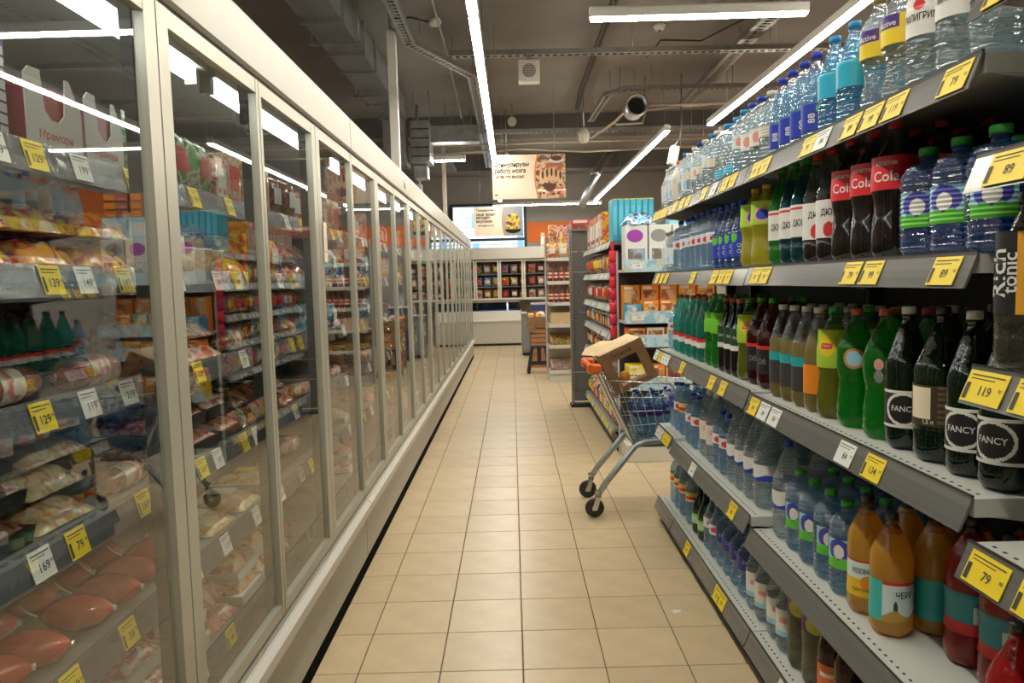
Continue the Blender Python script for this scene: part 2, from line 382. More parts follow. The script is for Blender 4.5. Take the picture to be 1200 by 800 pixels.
# --- cable trays
TRAY = M('tray_zinc', (.36,.36,.35), .45, 1., var=.1, vscale=9)
def tray(pts, label, w=.10, h=.045, name='cable_tray', mat=None):
    e = empty(name, pts[0], label=label, cat='cable tray'); o = Vector(pts[0]); mat = mat or TRAY
    left, right, base = MB(), MB(), MB()
    for a, b in zip(pts, pts[1:]):
        a = Vector(a)-o; b = Vector(b)-o; d = (b-a); L = d.length; d.normalize(); s = Vector((-d.y, d.x, 0)); s = s.normalized() if s.length > 1e-6 else Vector((1,0,0)); up = Vector((0,0,1))
        def bar(m, off, hw, z0, z1, t0, t1):
            P = [a+d*t+s*(off+q)+up*z for t in (t0,t1) for q, z in ((-hw,z0),(hw,z0),(hw,z1),(-hw,z1))]
            m.add(P, [(0,1,2,3),(7,6,5,4),(0,4,5,1),(1,5,6,2),(2,6,7,3),(3,7,4,0)])
        bar(left, -w/2, .003, 0, h, -.02, L+.02); bar(right, w/2, .003, 0, h, -.02, L+.02)
        bar(base, -w*.36, w*.10, -.001, .002, 0, L); bar(base, w*.36, w*.10, -.001, .002, 0, L)
        n = int(L/.07)
        for i in range(n): bar(base, 0, w*.30, -.0005, .0015, i*.07, i*.07+.03)
        k = max(1, int(L/1.8))
        for i in range(k+1):
            p = a + d*(L*(i+.3)/(k+1)); MB().cyl(tuple(p+up*.0), tuple(Vector((p.x,p.y,CEILZ-o.z-.001))), .004, 5).build('hanger_rod', STEEL, e)
    left.build('side_rail', mat, e); right.build('side_rail', mat, e); base.build('perforated_base', mat, e)
    MB().tube([tuple(Vector(p)-o+Vector((.01,.01,.016))) for p in pts], .012, 6).build('cable_bundle', BLACKP, e)
    return e
tray([(-.86,3.2,3.5),(-.845,6.72,3.5),(-.35,7.80,3.5),(-.35,10.9,3.5),(-.37,13.9,3.5)], 'perforated cable tray that bends across beside the long line lamp')
tray([(-.50,7.12,3.505),(3.4,7.20,3.505)], 'long cable tray crossing the ceiling above the square speaker')
tray([(-.95,10.36,3.43),(3.6,10.48,3.43)], 'far cable tray crossing in front of the shade-toned ceiling beam', w=.14)
tray([(2.34,5.2,3.60),(2.28,7.0,3.60),(2.30,9.8,3.60)], 'slotted tray running beside the slanting line lamp', w=.16)
tray([(.92,3.5,3.70),(.92,7.7,3.70),(.92,9.5,3.70),(.95,10.3,3.70)], 'dark narrow tray running down the middle of the ceiling', w=.05, mat=M('tray_dark', (.10,.10,.10), .5, .8))
tray([(1.12,10.2,3.52),(1.17,8.83,3.52),(1.36,8.58,3.52),(3.2,8.62,3.52)], 'cable tray with an angled corner near the round duct', w=.08)
# --- pipes and conduits
PIPEB = M('beige_pipe', (.52,.47,.38), .5); PIPEG = M('grey_conduit', (.33,.33,.33), .5); CABLE = M('black_cable', (.02,.02,.02), .5)
def pipe(name, pts, r, mat, label, cat='pipe', clip=None):
    e = empty(name, pts[0], label=label, cat=cat); o = Vector(pts[0])
    MB().tube([tuple(Vector(p)-o) for p in pts], r, 8).build('tube', mat, e)
    a, b = Vector(pts[0])-o, Vector(pts[-1])-o
    for t in (clip or (.15,.5,.85)):
        seg = t*(len(pts)-1); i = min(int(seg), len(pts)-2); p = (Vector(pts[i])-o).lerp(Vector(pts[i+1])-o, seg-i)
        if p.z + o.z < CEILZ - .02: MB().cyl(tuple(p), (p.x,p.y,CEILZ-o.z-.001), .004, 5).build('clip', STEEL, e)
    return e
pipe('conduit', [(-.57,4.5,3.62),(-.57,7.3,3.62),(-.62,10.2,3.62)], .011, PIPEG, 'thin grey conduit running under the ceiling left of the long line lamp')
pipe('sprinkler_pipe', [(-1.6,10.8,3.36),(3.6,10.9,3.40)], .017, PIPEB, 'upper of the two beige pipes above the hanging sign')
pipe('sprinkler_pipe', [(-1.3,10.7,3.22),(.2,10.7,3.27),(1.1,10.75,3.22),(3.6,10.9,3.30)], .015, PIPEB, 'lower, slightly bowed beige pipe above the hanging sign')
pipe('sprinkler_pipe', [(1.05,9.55,3.18),(1.30,9.2,3.30),(1.42,9.0,3.40),(1.7,8.9,3.42),(2.7,8.9,3.42)], .016, PIPEB, 'beige pipe with a sloping elbow below the round duct', clip=(.6,.97))
pipe('sprinkler_pipe', [(1.30,9.15,3.26),(1.62,9.1,3.26),(1.66,9.05,3.40),(2.4,9.05,3.45)], .014, PIPEB, 'beige pipe loop beside the sloping elbow', clip=(.55,.75))
pipe('ceiling_cable', [(-1.5,6.0,3.77),(-.2,6.1,3.75),(.7,6.05,3.77),(1.2,6.2,3.74),(2.0,6.1,3.765)], .012, CABLE, 'loose black cable drooping across the ceiling by the top edge', 'cable', clip=(.01,))
pipe('ceiling_cable', [(1.5,8.1,3.74),(1.55,7.6,3.76),(1.95,7.6,3.74),(2.15,7.2,3.76),(2.4,6.6,3.77)], .009, CABLE, 'black cable looping under the ceiling near the slanting tray', 'cable', clip=(.01,))
# uprights
PVC = M('white_trunking', (.62,.61,.57), .5)
def post(name, x, y, z0, z1, w, label, mat=PVC):
    e = empty(name, (x,y,z0), label=label, cat='post')
    MB().cbox((-w/2,-w/2,0),(w/2,w/2,z1-z0),.004).build('duct_cover', mat, e)
    MB().cbox((-w*.72,-w*.72,0),(w*.72,w*.72,.03),.004).build('foot_plate', mat, e)
    MB().cyl((0,0,z1-z0),(0,0,CEILZ-z0-.001), .02, 8).build('top_conduit', PIPEG, e)
post('cable_post', -.97, 6.50, 2.206, 3.56, .075, 'white cable post rising from the fridge tops to the bending tray')
post('cable_post', -.95, 11.0, 2.206, 3.38, .055, 'slim beige post standing on the far fridge tops', PIPEB)
post('cable_post', -1.22, 10.2, 2.206, 2.75, .075, 'short grey post on the fridge tops behind the slim beige post', PIPEG)
# round duct end
e = empty('round_duct', (1.47,8.6,3.36), label='round zinc duct with an open dark end under the ceiling', cat='duct')
MB().rings([[(r*math.cos(2*PI*i/24), y, r*math.sin(2*PI*i/24)) for i in range(24)] for r, y in ((.115,0),(.115,.28),(.10,.28),(.10,0))], 0, True, False, True).build('duct_pipe', DUCT, e)
MB().rings([[(r*math.cos(2*PI*i/24), y, r*math.sin(2*PI*i/24)) for i in range(24)] for r, y in ((.13,-.02),(.13,.02),(.101,.02),(.101,-.02))], 0, True, False, True).build('collar', STEEL, e)
MB().lathe([(.099,-.27),(.0995,-.268)], 20).build('inner_shade', BLACKP, e).rotation_euler = (PI/2,0,0)  # black disc stands in for the shade inside the open pipe
MB().cyl((0,.15,.115),(0,.15,.435), .005, 5).build('hanger_rod', STEEL, e)
e = empty('round_duct', (1.15,12.0,2.55), label='slanting round duct between the hanging sign and the far lamp', cat='duct')
MB().tube([(0,0,.02),(.26,.2,.55),(.5,.3,.9)], .065, 18).build('duct_pipe', DUCT, e)
MB().cyl((.245,.19,.52),(.28,.215,.6), .075, 18).build('collar', STEEL, e)
MB().cyl((.5,.3,.85),(.5,.3,1.249), .008, 5).build('hanger_rod', STEEL, e)
# square speaker
SPK = M('speaker_white', (.68,.66,.60), .5)
e = empty('ceiling_speaker', (.21,7.0,3.33), label='white square loudspeaker with a round grille hanging under the tray', cat='loudspeaker')
MB().cbox((-.098,-.012,-.10),(.098,.10,.10),.006).build('cabinet', SPK, e)
MB().rings([[(r*math.cos(2*PI*i/28), y, r*math.sin(2*PI*i/28)) for i in range(28)] for r, y in ((.062,-.012),(.062,-.018),(.057,-.018),(.057,-.012))], 0, True, False, True).build('grille_ring', GREYP, e)
for i in range(7):
    z = -.045 + i*.015; w = math.sqrt(max(.0001, .056**2 - z*z))
    MB().box((-w,-.0165,z-.004),(w,-.0125,z+.004)).build('grille_slat', M('speaker_slat', (.16,.15,.14), .5), e)
MB().box((-.02,.03,.10),(.02,.07,.18)).build('bracket', STEEL, e)
# detectors, sensor, camera
def detector(x, y, z, r, label):
    e = empty('smoke_detector', (x,y,z), label=label, cat='smoke detector')
    MB().lathe([(.02,-.05),(r*.7,-.045),(r*.85,-.03),(r,-.01),(r,0)], 18).build('body', SPK, e)
    MB().lathe([(.0135,-.056),(.016,-.05)], 10).build('sensor', BLACKP, e)
detector(1.82, 6.78, CEILZ-.001, .06, 'smoke detector above the single cross lamp, near the top edge')
detector(1.47, 7.28, CEILZ-.001, .06, 'smoke detector just below the single cross lamp')
e = empty('motion_sensor', (-.62,6.75,3.7), label='small white sensor head on the conduit left of the long line lamp', cat='sensor')
MB().lathe([(.02,-.035),(.05,-.025),(.062,0),(.05,.03),(.03,.04)], 16).build('head', SPK, e)
MB().cyl((0,0,.04),(0,0,.099), .01, 8).build('stem', PIPEG, e)
MB().tube([(-.04,0,0),(-.2,-.05,.03),(-.4,-.05,.02)], .008, 6).build('cable', CABLE, e)
e = empty('wifi_antenna', (.06,10.2,3.55), label='round white antenna disc on the far tray', cat='antenna')
MB().tube([(0,-.02,0),(0,.02,0)], .06, 20).build('disc', SPK, e); MB().cyl((0,.02,0),(0,.05,.249), .008, 6).build('bracket', STEEL, e)
e = empty('warning_light', (-.03,10.6,3.15), label='small white fitting hanging over the left corner of the sign', cat='light fitting')
MB().lathe([(.03,-.06),(.045,-.03),(.05,.0),(.03,.05),(.012,.07)], 14).build('head', SPK, e); MB().cyl((0,0,.07),(0,0,.649), .008, 6).build('stem', STEEL, e)
e = empty('warning_light', (.98,9.75,3.26), label='hanging grey fitting by the sloping elbow pipe', cat='light fitting')
MB().lathe([(.04,-.1),(.07,-.05),(.075,.02),(.04,.08),(.012,.1)], 14).build('head', SPK, e); MB().cyl((0,0,.1),(0,0,.539), .008, 6).build('stem', STEEL, e)
e = empty('security_camera', (1.98,9.0,2.9), label='tilted white camera housing above the orange-capped bottle', cat='camera')
cb = MB().cbox((-.05,-.06,-.16),(.05,.06,.06),.008).build('housing', SPK, e); cb.rotation_euler = (0,math.radians(12),0)
MB().lathe([(.03,-.18),(.035,-.16)], 12).build('lens', BLACKP, e)
MB().tube([(0,0,.06),(.06,0,.14),(.09,0,.30),(.09,0,.899)], .009, 6).build('arm', STEEL, e)
# --- hanging signs
SIGN = M('sign_cream', (.83,.70,.55), .6)
FOOD = printed('food_photo', [(.30,.30,.34),(.55,.50,.46),(.17,.06,.03),(.75,.55,.35),(.45,.16,.08)], 1.6, .5, 'noise')
SALAD = printed('salad_photo', [(.05,.035,.02),(.30,.10,.04),(.62,.40,.06),(.75,.58,.12),(.12,.15,.03)], 2.6, .5, 'noise')
INK = M('sign_ink', (.03,.02,.012), .8, spec=.1); CHOC = M('chocolate_print', (.13,.04,.02), .5); BUN = M('pastry_print', (.72,.48,.26), .5)
def sign(x0, x1, z0, z1, y, lines, label, photo, extra=None):
    e = empty('hanging_sign', ((x0+x1)/2,y,z0), label=label, cat='sign'); w = x1-x0; h = z1-z0
    MB().cbox((-w/2,-.012,0),(w/2,.012,h),.002).build('panel', SIGN, e)
    xs = -w/2 + w*.585
    pic = MB(); N = 12
    for i in range(N):
        t0, t1 = i/N, (i+1)/N; b0 = .045*w*4*(t0-.5)**2; b1 = .045*w*4*(t1-.5)**2
        pic.quad((xs-.0+.045*w-b0*0-(.045*w-b0),-.0135,h*t0),(w/2,-.0135,h*t0),(w/2,-.0135,h*t1),(xs+b1,-.0135,h*t1))
    pic.build('photo', photo, e)
    st = MB()
    for i in range(N):
        t0, t1 = i/N, (i+1)/N; b0 = .045*w*4*(t0-.5)**2; b1 = .045*w*4*(t1-.5)**2
        st.quad((xs+b0-.012,-.0142,h*t0),(xs+b0+.006,-.0142,h*t0),(xs+b1+.006,-.0142,h*t1),(xs+b1-.012,-.0142,h*t1))
    st.build('orange_edge', ORANGE, e)
    for (s, hh, zz, xo, mx) in lines:
        t = MB(); vs_, fs, wd_ = text(s, .03); ww = min(wd_*hh, mx)
        put_text(t, s, hh, lambda u, v: (-w/2+xo+ww/2+u, -.0150, zz*h+v), 0, mx, .03); t.build('lettering', INK, e)
    for s in (-.36,.36): MB().cyl((s*w,0,h),(s*w,0,CEILZ-z0-.001), .0018, 5).build('hanging_wire', WIRE, e)
    if extra: extra(e, w, h)
    return e
def cake(e, w, h):
    def disc(n, cx, cz, rx, rz, y, m, a0=0, a1=2*PI):
        N = 20; MB().add([(cx+rx*math.cos(a0+(a1-a0)*i/N), y, cz+rz*math.sin(a0+(a1-a0)*i/N)) for i in range(N)], [tuple(range(N))]).build(n, m, e)
    disc('cake_print', w*.28, h*.36, .085, .11, -.0145, CHOC, PI, 2*PI)
    for i, (a, b) in enumerate(((.18,.48),(.24,.52),(.30,.54),(.36,.52),(.42,.47))):
        disc('pastry_print', w*a, h*b, .035, .085, -.0146-.0002*i, BUN); disc('glaze_print', w*a+.008, h*(b+.05), .014, .05, -.0158-.0002*i, CHOC)
    disc('plate_print', w*.38, h*.86, .09, .035, -.0145, WHITE); disc('berry_print', w*.38, h*.90, .065, .03, -.0148, CHOC)
    for a, b in ((.20,.12),(.33,.09),(.40,.11),(.43,.30)): disc('berry_print', w*a, h*b, .016, .016, -.0148, CHOC)
sign(-.20,.675,2.385,2.907,9.0, [('Стимулируем',.072,.77,.03,.41),('работу мозга',.072,.63,.03,.37),('а так это вкусно!',.05,.50,.05,.33),('М',.03,.10,.03,.05)], 'large cream hanging sign with cake photo and three lines of lettering', FOOD, cake)
def salad(e, w, h):
    N = 22; cx, cz = w*.30, h*.46
    MB().add([(cx+.13*math.cos(2*PI*i/N), -.0146, cz+.155*math.sin(2*PI*i/N)) for i in range(N)], [tuple(range(N))]).build('bowl_print', SALAD, e)
    MB().add([(cx+.14*math.cos(PI+PI*i/N), -.0149, h*.22+.07*math.sin(PI+PI*i/N)) for i in range(N+1)], [tuple(range(N+1))]).build('rim_print', INK, e)
sign(-.63,.215,2.20,2.70,13.0, [('Тренируем',.058,.88,.04,.36),('свой талант',.058,.75,.04,.34),('находить',.058,.62,.04,.25),('вкусное',.058,.49,.04,.28),('выгодно и тут',.034,.35,.07,.42)], 'smaller cream hanging sign with salad photo, in front of the window', M('sign_grey_print', (.30,.31,.33), .5), salad)
# ================================================================ PRICE TAGS
def tag_mesh(colour, num, w=.075, h=.056):
    """tag hanging from local origin along -z, facing local -y; number printed on it"""
    key = ('tag', colour, num, w, h)
    if key in _tc: return _tc[key]
    mb = MB().box((-w/2,-.0015,-h),(w/2,0,0), 0)
    if num: put_text(mb, num, h*.30, lambda u, v: (u+w*.06, -.0022, -h*.60+v), 1, w*.62)
    mb.add([(-w*.42,-.0021,-h*.12),(w*.42,-.0021,-h*.12),(w*.42,-.0021,-h*.16),(-w*.42,-.0021,-h*.16)], [(3,2,1,0)], 1)
    mb.add([(-w*.42,-.0021,-h*.24),(w*.2,-.0021,-h*.24),(w*.2,-.0021,-h*.27),(-w*.42,-.0021,-h*.27)], [(3,2,1,0)], 1)
    if num: put_text(mb, '90', h*.12, lambda u, v: (u+w*.41, -.0022, -h*.52+v), 1)
    if colour == 'yellow' and num: mb.add([(-w*.47,-.0021,-h*.40),(-w*.36,-.0021,-h*.40),(-w*.36,-.0021,-h*.92),(-w*.47,-.0021,-h*.92)], [(3,2,1,0)], 1)
    me = mb.mesh('price_tag', [M('tag_yellow', (.82,.62,.02), .5) if colour == 'yellow' else M('tag_white', (.74,.75,.72), .5), M('tag_ink', (.045,.04,.03), .6)])
    _tc[key] = me
    return me
def yaw(o, a, tilt=0.):
    o.rotation_euler = Matrix.Rotation(a, 3, 'Z').to_4x4().to_3x3().to_euler() if not tilt else (Matrix.Rotation(a, 3, 'Z') @ Matrix.Rotation(tilt, 3, 'X')).to_euler()
    return o
def put_tag(parent, p, colour, num, face, tilt=0., w=.075, h=.056):
    """face: yaw of the viewing direction: -PI/2 looks toward -x side (fridge goods seen from the right), PI/2 the other way"""
    return yaw(ob('price_tag', tag_mesh(colour, num, w, h), parent, p), face, tilt)

# ================================================================ TALL GLASS-DOOR FRIDGES
FR = M('fridge_enamel', (.345,.345,.295), .38, var=.03, vscale=4); FRL = M('fridge_bumper', (.52,.51,.46), .35); FRIN = M('fridge_liner', (.11,.11,.105), .55)
ALU = M('door_aluminium', (.42,.41,.34), .35, .35); GASK = M('door_gasket', (.03,.032,.03), .6)
DGLASS = glass_pane('fridge_door_glass', (.94,.96,.945), 2.6)
TUBE = M('fridge_tube_light', (.9,.9,.9), .4, emis=((.93,.97,1.0), FRIDGE_LAMP))
SHELFM = M('fridge_shelf', (.27,.27,.26), .4, .2); ACRYL = liquid('acrylic_rail', (.75,.79,.82), .55, (.42,.45,.50), .3, 1.4, .12)
FX = -.745; DP = .645
TH = [1.64 + 1.29*k for k in range(-2, 10)]           # thick posts
SH_Z = [1.68, 1.447, 1.20, .94, .68]
DECK = .415
DOORS = [1.64 + DP*k for k in range(-3, 19)]
units = [(-.295,3.575),(3.575,7.445),(7.445,11.315),(11.315,13.895)]
ulab = ['tall glass-door fridge nearest the camera, full of sausage and meat packs', 'second tall glass-door fridge along the left side of the aisle', 'third tall glass-door fridge along the aisle', 'farthest and shortest tall glass-door fridge of the row']
tagnums = {0:['129','199','169'],1:['149','139','189'],2:['129','219','119'],3:['79','69','169','211'],4:['139','119','38'],5:['49','99','59']}
FRONT = -PI/2 * -1
for ui, (y0, y1) in enumerate(units):
    e = empty('display_fridge', (0,y0,0), label=ulab[ui], cat='fridge', group='tall fridges along the aisle'); L = y1-y0
    g = .004
    MB().box((-1.56,g,.07),(-1.50,L-g,2.16)).build('back_panel', FRIN, e)
    MB().box((-1.56,g,2.10),(-.80,L-g,2.16)).build('top_panel', FR, e)
    MB().box((-1.50,g,.07),(-.80,L-g,.36)).build('base_tank', FRIN, e)
    if ui in (0, 3):
        yy = (g,.035) if ui == 0 else (L-.035,L-g)
        MB().box((-1.50,yy[0],.36),(-.80,yy[1],2.10)).build('end_panel', FR, e)
    MB().ext([(-.80,2.04),(-.752,2.04),(-.745,2.05),(-.745,2.185),(-.752,2.198),(-.80,2.20)], 'y', g, L-g).build('header', FR, e)
    MB().box((-.775,g,2.028),(-.757,L-g,2.04)).build('header_gap', GASK, e)
    MB().ext([(-.80,.07),(-.748,.07),(-.748,.285),(-.80,.285)], 'y', g, L-g).build('lower_panel', FR, e)
    MB().ext([(-.80,.285),(-.735,.285),(-.718,.30),(-.718,.335),(-.735,.35),(-.80,.352)], 'y', g, L-g).build('bumper', FRL, e)
    MB().ext([(-.80,.352),(-.745,.352),(-.745,.362),(-.757,.362),(-.757,.368),(-.80,.368)], 'y', g, L-g).build('door_track', ALU, e)
    MB().box((-.80,g,.002),(-.752,L-g,.07)).build('toe_kick', M('toe_black', (.006,.006,.006), .95, spec=.05), e)
    # thermostat on the header
    t = MB().box((-.7455,L*.45,2.075),(-.7425,L*.45+.16,2.135)).build('thermostat', FRL, e)
    MB().box((-.7424,L*.45+.02,2.085),(-.7415,L*.45+.075,2.125)).build('display', BLACKP, t)
    MB().box((-.7424,L*.45+.09,2.088),(-.7415,L*.45+.12,2.11)).build('sticker', YELLOW, t)
    # doors
    for d in DOORS:
        a, b = d, d+DP
        if a < y0-.01 or b > y1+.01: continue
        thick_first = any(abs(a-t_) < .01 for t_ in TH)
        sa, sb = (.052,.020) if thick_first else (.020,.052)
        a0, b0 = a-y0+.003, b-y0-.003
        dr = MB()
        dr.box((-.772,a0,.372),(-.748,a0+sa,2.026)); dr.box((-.772,b0-sb,.372),(-.748,b0,2.026))
        dr.box((-.772,a0+sa,.372),(-.749,b0-sb,.408)); dr.box((-.772,a0+sa,1.985),(-.749,b0-sb,2.026))
        dr = dr.build('door', ALU, e)
        gk = MB()
        gk.box((-.798,a0,.372),(-.7725,a0+sa+.004,2.026)); gk.box((-.798,b0-sb-.006,.372),(-.7725,b0,2.026)); gk.box((-.788,a0+sa,.372),(-.7725,b0-sb,.396)); gk.box((-.788,a0+sa,1.996),(-.7725,b0-sb,2.026))
        gk.build('gasket', GASK, dr)
        MB().box((-.764,a0+sa-.004,.40),(-.760,b0-sb+.004,1.993)).build('pane', DGLASS, dr)
    # shelves, rails and tags
    for si, z in enumerate(SH_Z):
        xf = -.90 if si == 0 else -.87
        sh = MB().box((-1.495,.04,z-.022),(xf,L-.04,z)).build('shelf', SHELFM, e)
        MB().ext([(xf+.001,z+.012),(xf+.005,z+.012),(xf+.021,z-.050),(xf+.017,z-.050)], 'y', .04, L-.04).build('price_rail', ACRYL, sh)
        y = .14 + R.random()*.1
        while y < L-.1:
            if not (ui > 1 and y > 2.0):
                c = 'yellow' if R.random() < .5 else 'white'
                put_tag(sh, (xf+.0075,y,z+.009), c, R.choice(tagnums[si]), PI/2, -.25, .062, .056)
            y += R.choice((.11,.15,.21,.26,.34))
    dk = MB().box((-1.495,.04,DECK-.03),(-.84,L-.04,DECK)).build('shelf', SHELFM, e)
    MB().ext([(-.839,DECK+.03),(-.835,DECK+.03),(-.825,DECK-.025),(-.829,DECK-.025)], 'y', .04, L-.04).build('price_rail', ACRYL, dk)
    y = .2
    while y < L-.1 and ui < 2:
        put_tag(dk, (-.8335,y,DECK+.027), R.choice(('yellow','white')), R.choice(tagnums[5]), PI/2, -.18, .062, .052); y += R.choice((.2,.3,.42))
    # tube lights under the top
    n = 3; s = (L-.2)/n
    for k in range(n):
        lt = MB().box((-.93,.1+k*s,2.03),(-.86,.1+(k+1)*s-.06,2.07)).build('lamp_holder', FRL, e)
        MB().cyl((-.895,.13+k*s,2.005),(-.895,.1+(k+1)*s-.09,2.005), .015, 10).build('tube_light', TUBE, lt)
        for q in (.115+k*s, .1+(k+1)*s-.085): MB().box((-.912,q-.012,1.985),(-.878,q+.012,2.03)).build('tube_socket', FRL, lt)

# white notices stuck to the door glass
NOTE = M('notice_paper', (.70,.62,.50), .6)
for (yy, z0, z1, w, lab, lines) in ((3.0,1.50,1.66,.05,'small paper notice stuck beside the second thick door post',['50 г','ветчина']),):
    e = empty('paper_notice', (-.7445,yy,z0), label=lab, cat='notice')
    MB().box((0,-w/2,0),(.0015,w/2,z1-z0)).build('sheet', NOTE, e)
    for i, s in enumerate(lines):
        t = MB(); put_text(t, s, .010, lambda u, v: (.0018, u, (z1-z0)*(.55-.28*i)+v), 0, w*.8); t.build('lettering', ORANGE, e)

# ================================================================ GOODS FOR THE FRIDGES
def pillow(w, d, h, n=9, m=7, wob=.0, seed=1):
    """flat filled bag lying down: w along y, d along x"""
    rr = random.Random(seed); mb = MB(); top = []; bot = []
    for i in range(n+1):
        for j in range(m+1):
            u = -1+2*i/n; v = -1+2*j/m
            t = max(0., (1-abs(u)**3))*max(0., (1-abs(v)**2.6)); ed = 1-.04*rr.random()
            z = h*(t**.5)*(1+wob*(rr.random()-.5)) if t > 0 else 0
            top.append((v*d/2*ed, u*w/2*ed, .004+z)); bot.append((v*d/2*ed, u*w/2*ed, .002))
    N = (n+1)*(m+1)
    fs = []; q = lambda i, j: i*(m+1)+j
    for i in range(n):
        for j in range(m):
            fs.append((q(i,j), q(i,j+1), q(i+1,j+1), q(i+1,j))); fs.append((N+q(i,j), N+q(i+1,j), N+q(i+1,j+1), N+q(i,j+1)))
    bd = [q(i,0) for i in range(n+1)] + [q(n,j) for j in range(1,m+1)] + [q(i,m) for i in range(n-1,-1,-1)] + [q(0,j) for j in range(m-1,0,-1)]
    for k in range(len(bd)):
        a, b = bd[k], bd[(k+1) % len(bd)]; fs.append((a, b, N+b, N+a))
    mb.add(top+bot, fs, 0, True)
    return mb
def patch(w, d, h, u0, u1, v0, v1, n=4):
    """sticker that follows the top of the same bag"""
    mb = MB(); vs_ = []
    for i in range(n+1):
        for j in range(n+1):
            u = u0+(u1-u0)*i/n; v = v0+(v1-v0)*j/n
            t = max(0.,(1-abs(u)**3))*max(0.,(1-abs(v)**2.6)); vs_.append((v*d/2, u*w/2, .0085+h*(t**.5)*1.03))
    mb.add(vs_, [(i*(n+1)+j, i*(n+1)+j+1, (i+1)*(n+1)+j+1, (i+1)*(n+1)+j) for i in range(n) for j in range(n)], 0, True)
    return mb
FILM = {
 'dark red': printed('film_dark_red', [(.12,.02,.012),(.20,.03,.02),(.34,.07,.04),(.16,.02,.015)], 5, .22, 'noise'),
 'brown': printed('film_brown', [(.07,.03,.012),(.15,.06,.025),(.30,.13,.06),(.10,.035,.015)], 5, .22, 'noise'),
 'yellow': printed('film_yellow', [(.72,.46,.01),(.78,.54,.03),(.40,.03,.015),(.66,.30,.01)], 4, .25, 'noise'),
 'pink': printed('film_pink', [(.55,.16,.11),(.66,.34,.26),(.45,.09,.06),(.72,.50,.40)], 5, .22, 'noise'),
 'red': printed('film_red', [(.58,.05,.03),(.70,.12,.05),(.75,.60,.45),(.45,.02,.02)], 5, .22, 'noise'),
 'pale': printed('film_pale', [(.62,.52,.30),(.70,.62,.42),(.55,.30,.14),(.66,.56,.34)], 5, .25, 'noise'),
 'green': printed('film_green', [(.06,.25,.06),(.12,.40,.08),(.65,.65,.5),(.04,.15,.05)], 5, .25, 'noise'),
 'blue': printed('film_blue', [(.03,.28,.50),(.05,.42,.62),(.55,.66,.7),(.02,.10,.3)], 5, .25, 'noise'),
 'orange': printed('film_orange', [(.72,.22,.03),(.80,.34,.05),(.75,.60,.4),(.5,.1,.02)], 5, .25, 'noise'),
 'black': printed('film_black', [(.02,.02,.02),(.05,.04,.03),(.30,.12,.06),(.03,.03,.03)], 5, .22, 'noise'),
 'white': printed('film_white', [(.62,.58,.48),(.72,.68,.60),(.50,.06,.05),(.58,.52,.42)], 4, .3, 'noise'),
 'purple': printed('film_purple', [(.20,.03,.14),(.35,.06,.22),(.6,.4,.5),(.12,.02,.1)], 5, .25, 'noise'),
}
STICK = {'yellow': YELLOW, 'white': WHITE, 'blue': BLUE, 'red': RED, 'green': GREENP, 'teal': CYAN}
_pp = {}
def P_pillow(col, stick, w=.17, d=.2, h=.045, seed=3):
    k = ('pil', col, stick, w, d, h, seed)
    if k not in _pp:
        _pp[k] = [('vacuum_pack', pillow(w, d, h, wob=.35, seed=seed).mesh('vacuum_pack', [FILM[col]]), None), ('sticker', patch(w, d, h, -.45,.35,-.35,.5).mesh('sticker', [STICK[stick]]), 0)]
    return _pp[k]
CLIP = M('metal_clip', (.6,.6,.58), .3, 1.)
def P_log(col, r=.034, L=.22):
    k = ('log', col, r, L)
    if k not in _pp:
        prof = [(r*.12,-L/2-.02),(r*.25,-L/2-.008),(r*.62,-L/2+.006),(r*.9,-L/2+.022),(r,-L/2+.05),(r*1.02,0),(r,L/2-.05),(r*.9,L/2-.022),(r*.62,L/2-.006),(r*.25,L/2+.008),(r*.12,L/2+.02)]
        rs = [[(rr*math.cos(2*PI*i/14), z, r*1.02+rr*math.sin(2*PI*i/14)) for i in range(14)] for rr, z in prof]
        body = MB().rings(rs).mesh('sausage', [FILM[col]])
        cl = MB(); 
        for s in (-1,1): cl.cyl((0,s*(L/2+.004),r*1.02),(0,s*(L/2+.010),r*1.02), r*.30, 8)
        band = MB().rings([[((r*1.03)*math.cos(2*PI*i/14), z, r*1.02+(r*1.03)*math.sin(2*PI*i/14)) for i in range(14)] for z in (-.03,.035)], 0, True, False)
        _pp[k] = [('sausage', body, None), ('end_clips', cl.mesh('end_clips', [CLIP]), 0), ('paper_band', band.mesh('paper_band', [FILM['white' if col != 'pale' else 'red']]), 0)]
    return _pp[k]
HAM = printed('boiled_sausage_skin', [(.52,.05,.03),(.60,.08,.05),(.62,.13,.08),(.56,.06,.04)], 2, .18, 'noise')
def P_boiled(r=.037, L=.125):
    k = ('boil', r, L)
    if k not in _pp:
        prof = [(r*.10,-L/2-.012),(r*.3,-L/2-.004),(r*.75,-L/2+.014),(r*.97,-L/2+.04),(r*1.04,0),(r*.97,L/2-.04),(r*.75,L/2-.014),(r*.3,L/2+.004),(r*.10,L/2+.012)]
        rs = [[(rr*math.cos(2*PI*i/16), z, r*1.04+rr*math.sin(2*PI*i/16)) for i in range(16)] for rr, z in prof]
        st = MB().tube([(0,L/2+.01,r),(0,L/2+.03,r+.012),(.004,L/2+.05,r+.03)], .0018, 5)
        cl = MB().cyl((0,-L/2-.006,r*1.04),(0,-L/2-.014,r*1.04), r*.2, 8)
        _pp[k] = [('boiled_sausage', MB().rings(rs).mesh('boiled_sausage', [HAM]), None), ('string', st.mesh('string', [CREAM]), 0), ('end_clip', cl.mesh('end_clip', [CLIP]), 0)]
    return _pp[k]
